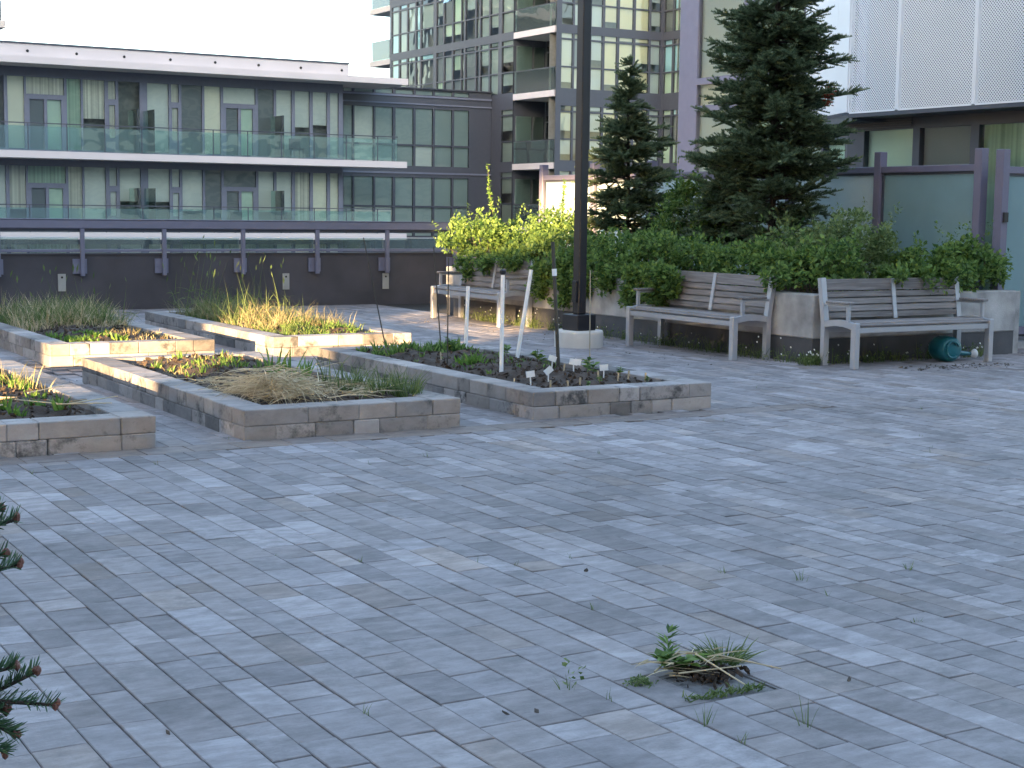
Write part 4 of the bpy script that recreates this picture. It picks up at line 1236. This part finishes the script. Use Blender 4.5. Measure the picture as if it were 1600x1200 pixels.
for i in range(26): footweed(10.46 + U(-.12, .12), 11.82 + U(-.14, .1), 9, U(.1, .22))
tag(kind(m.build('foot_weeds', 'grass'), 'stuff'), 'weeds growing along the foot of the concrete planter', 'weeds')
tag(kind(fl.build('white_flowers', 'petal'), 'stuff'), 'tiny white flowers along the foot of the planter', 'flowers')
# blades in the paver joints
m = MB()
for i in range(26):
    q = random.choice(pv_list[:900])
    x = q[0]; y = U(q[2], q[3])
    for k in range(random.randint(2, 5)):
        m.blade((x + U(-.01, .01), y + U(-.015, .015), -.005), (U(-.4, .4), U(-.4, .4), 1), U(.015, .05), .003, U(.2, 1.2))
for (x, y, s) in ((3.0, 3.35, .11), (2.74, 3.5, .09), (4.2, 4.75, .07), (4.75, 4.7, .06), (2.57, 3.98, .06), (4.0, 5.0, .04), (3.18, 4.75, .04), (4.15, 4.05, .03)):
    tuft(m, x, y, 0, 9, s, .025, (.2, 1.2), .004)
for i in range(14):
    a = U(0, 2 * PI); m.leaf(Vector((2.58 + U(-.05, .05), 3.97 + U(-.04, .04), U(.02, .10))), leaf_dir(), rv().normalized(), .022, .016)
tag(kind(m.build('joint_weeds', 'grass'), 'stuff'), 'small weeds sprouting from the paver joints', 'weeds')
# drain with weeds
dr = thing('drain_cover', 'dark square drain cover overgrown with weeds in the foreground paving', 'drain', ((dx0 + dx1) / 2, (DRAIN[2] + DRAIN[3]) / 2, 0))
dhx = (dx1 - dx0) / 2 - .003; dhy = (DRAIN[3] - DRAIN[2]) / 2 - .003
part('cover', 'drain_iron', dr, (-dhx + .012, dhx - .012, -dhy + .012, dhy - .012, -.05, -.006), bev=.004)
part('frame', 'drain_iron', dr, (-dhx, -dhx + .009, -dhy, dhy, -.05, -.003), (dhx - .009, dhx, -dhy, dhy, -.05, -.003), (-dhx + .0095, dhx - .0095, -dhy, -dhy + .009, -.05, -.003), (-dhx + .0095, dhx - .0095, dhy - .009, dhy, -.05, -.003))
def mound(name, mat, cx, cy, r, n, parent):
    m = MB()
    for i in range(n):
        m.obox((cx + random.gauss(0, r), cy + random.gauss(0, r), U(0, .02)), rv().normalized(), rv().normalized(), rv().normalized(), U(.003, .012), U(.003, .010), U(.002, .006))
    kind(m.build(name, mat, parent), 'stuff')
mound('dirt', 'soil', 0.0, .09, .05, 260, dr)
wd_ = thing('weed_patch', 'leafy weeds and dead stalks sprouting at the rear of the drain cover', 'weeds', (3.02, 3.92, 0))
m = MB()
def bigleaf(x, y, z, n, L, w_, elev):
    for i in range(n):
        a = U(0, 2 * PI); d = Vector((math.cos(a), math.sin(a), U(*elev))).normalized()
        m.leaf(Vector((x + U(-.02, .02), y + U(-.02, .02), z + U(0, .03))), d, (Vector((0, 0, 1)) + rv(.3)).normalized(), L * U(.7, 1.2), w_ * U(.8, 1.2))
bigleaf(-.06, .03, .02, 22, .07, .035, (.0, .5)); bigleaf(-.10, .05, .03, 12, .05, .028, (.2, .8)); bigleaf(.0, .02, .02, 14, .06, .03, (-.1, .4))
for k in range(5):
    for i in range(5): 
        a = U(0, 2 * PI); m.leaf(Vector((-.02, .12, .03 + k * .02)), Vector((math.cos(a), math.sin(a), .55)).normalized(), (Vector((0, 0, 1)) + rv(.2)).normalized(), .055 * (1.1 - k * .06), .014)
m.build('broad_leaves', 'shrub', wd_)
m = MB()
for i in range(150):
    a = U(0, 2 * PI); r = U(0, .07)
    m.blade((.17 + r * math.cos(a), .06 + r * math.sin(a), 0), (math.cos(a) * .7, math.sin(a) * .7, U(.4, 1.1)), U(.05, .11), .007, U(.3, 1.3))
m.build('grass_tuft', 'grass', wd_)
m = MB()
for i in range(170):
    m.blade((U(-.20, .10), -.22 + .03 * noise.noise(Vector((i * .3, 0, 0))) + U(-.018, .018), 0), (U(-1, 1), U(-1, 1), U(.5, 1.2)), U(.015, .04), .006, U(.2, 1.2))
m.build('moss_edge', 'grass', wd_)
m = MB()
for i in range(34):
    t_ = U(-.9, .9); p = Vector((U(-.14, .14), U(-.02, .10), U(.015, .06)))
    m.blade(p, (math.cos(t_) * random.choice((-1, 1)), math.sin(t_), U(-.1, .25)), U(.06, .2), .006, U(0, .5))
for (a, b) in (((-.10, -.05, .03), (.13, -.08, .03)), ((.02, .02, .06), (.05, -.20, .012)), ((.10, .0, .05), (.26, -.13, .015)), ((-.16, .0, .03), (.0, .08, .06))):
    m.tube([a, b], [.0035, .0025], 5)
m.build('dead_stalks', 'straw', wd_)
m = MB()
for i in range(260):
    x_, y_ = random.gauss(0, .022), random.gauss(0, .018)
    m.leaf(Vector((-.22 + x_, y_, max(.002, .03 - (abs(x_) + abs(y_)) * .6) * random.random())), leaf_dir(), rv().normalized(), U(.006, .014), .007)
kind(m.build('moss_lump', 'shrub_pale', wd_), 'stuff')
# chips and litter on the paving
m = MB()
for (x, y) in ((2.27, 3.86), (2.36, 3.83), (1.33, 4.17), (3.42, 3.62), (3.5, 5.3)):
    m.obox((x, y, .004), rv().normalized(), rv().normalized(), Vector((0, 0, 1)), .008, .005, .003)
for i in range(140):
    m.obox((U(11.0, 12.4), 11.02 + random.gauss(0, .10), .003), rv().normalized(), rv().normalized(), rv().normalized(), U(.004, .018), U(.003, .010), .002)
for i in range(120):
    m.obox((U(9.2, 10.4), U(12, 19), .003), rv().normalized(), rv().normalized(), rv().normalized(), U(.003, .012), U(.003, .008), .002)
tag(kind(m.build('litter', 'stone_chip'), 'stuff'), 'crumbs of bark and dry leaf scattered on the paving', 'litter')

# ---- fir twigs poking in at the left edge of the frame, close to the viewer
random.seed(5)
nt_ = thing('fir_tree', 'near fir whose needle twigs poke in at the left frame edge', 'tree', (.10, 2.05, 0))
B0 = Vector((.10, 2.05, 0))
tk = MB(); tk.tube([(-.35, .15, 0), (-.35, .15, 1.1), (-.35, .15, 1.9)], [.04, .03, .012], 9); tk.build('trunk', 'bark', nt_)
nd = MB(); br = MB()
def needle_twig(p, q, n, L=.026, bud=True):
    p = Vector(p) - B0; q = Vector(q) - B0
    d = (q - p).normalized(); sd_ = d.cross(Vector((0, 0, 1))).normalized(); u2 = sd_.cross(d)
    br.tube([p, q], [.004, .0025], 6)
    for i in range(n):
        f = random.random() ** .9
        c = p + (q - p) * f
        a = U(-.35, PI + .35)
        e = (sd_ * math.cos(a) + u2 * math.sin(a) * .8 + d * U(.35, .8)).normalized()
        l_ = L * U(.75, 1.15); wv = e.cross(rv()).normalized() * .0011
        i0 = len(nd.v)
        nd.v += [tuple(c - wv), tuple(c + wv), tuple(c + e * l_ * .8 + wv * .8), tuple(c + e * l_), tuple(c + e * l_ * .8 - wv * .8)]
        nd.f.append((i0, i0 + 1, i0 + 2, i0 + 3, i0 + 4))
    if bud:
        bd = MB()
        for k in range(3):
            c = q + rv(.003) + d * .004
            bd.lathe((c.x, c.y, c.z - .005), [(.001, 0), (.0048, .004), (.0042, .009), (.001, .013)], 7)
        bd.build('bud', 'bud', nt_)
TW = [((.40, 2.24, .80), (.522, 2.155, .795)), ((.41, 2.22, .79), (.503, 2.19, .835)), ((.40, 2.22, .80), (.475, 2.20, .745)),
      ((.38, 2.24, .82), (.478, 2.20, .845)), ((.36, 2.24, 1.02), (.487, 2.215, 1.055)), ((.36, 2.24, 1.03), (.47, 2.23, 1.07)),
      ((.36, 2.24, .96), (.489, 2.212, .990)), ((.36, 2.24, .97), (.472, 2.225, 1.005)), ((.38, 2.2, .78), (.462, 2.205, .72)), ((.38, 2.22, .80), (.465, 2.21, .78))]
for p, q in TW: needle_twig(p, q, 170)
b_ = MB(); b_.tube([Vector((-.25, 2.2, .95)) - B0, Vector((.2, 2.24, .86)) - B0, Vector((.40, 2.24, .80)) - B0], [.012, .008, .005], 7); b_.build('branch', 'bark', nt_)
b_ = MB(); b_.tube([Vector((-.25, 2.2, 1.15)) - B0, Vector((.2, 2.24, 1.05)) - B0, Vector((.37, 2.24, 1.02)) - B0], [.012, .008, .005], 7); b_.build('branch', 'bark', nt_)
b_ = MB(); b_.tube([Vector((-.25, 2.2, 1.05)) - B0, Vector((.2, 2.24, .99)) - B0, Vector((.37, 2.24, .96)) - B0], [.012, .008, .005], 7); b_.build('branch', 'bark', nt_)
nd.build('needles', 'fir_near', nt_); kind(br.build('twigs', 'bark', nt_), 'stuff')
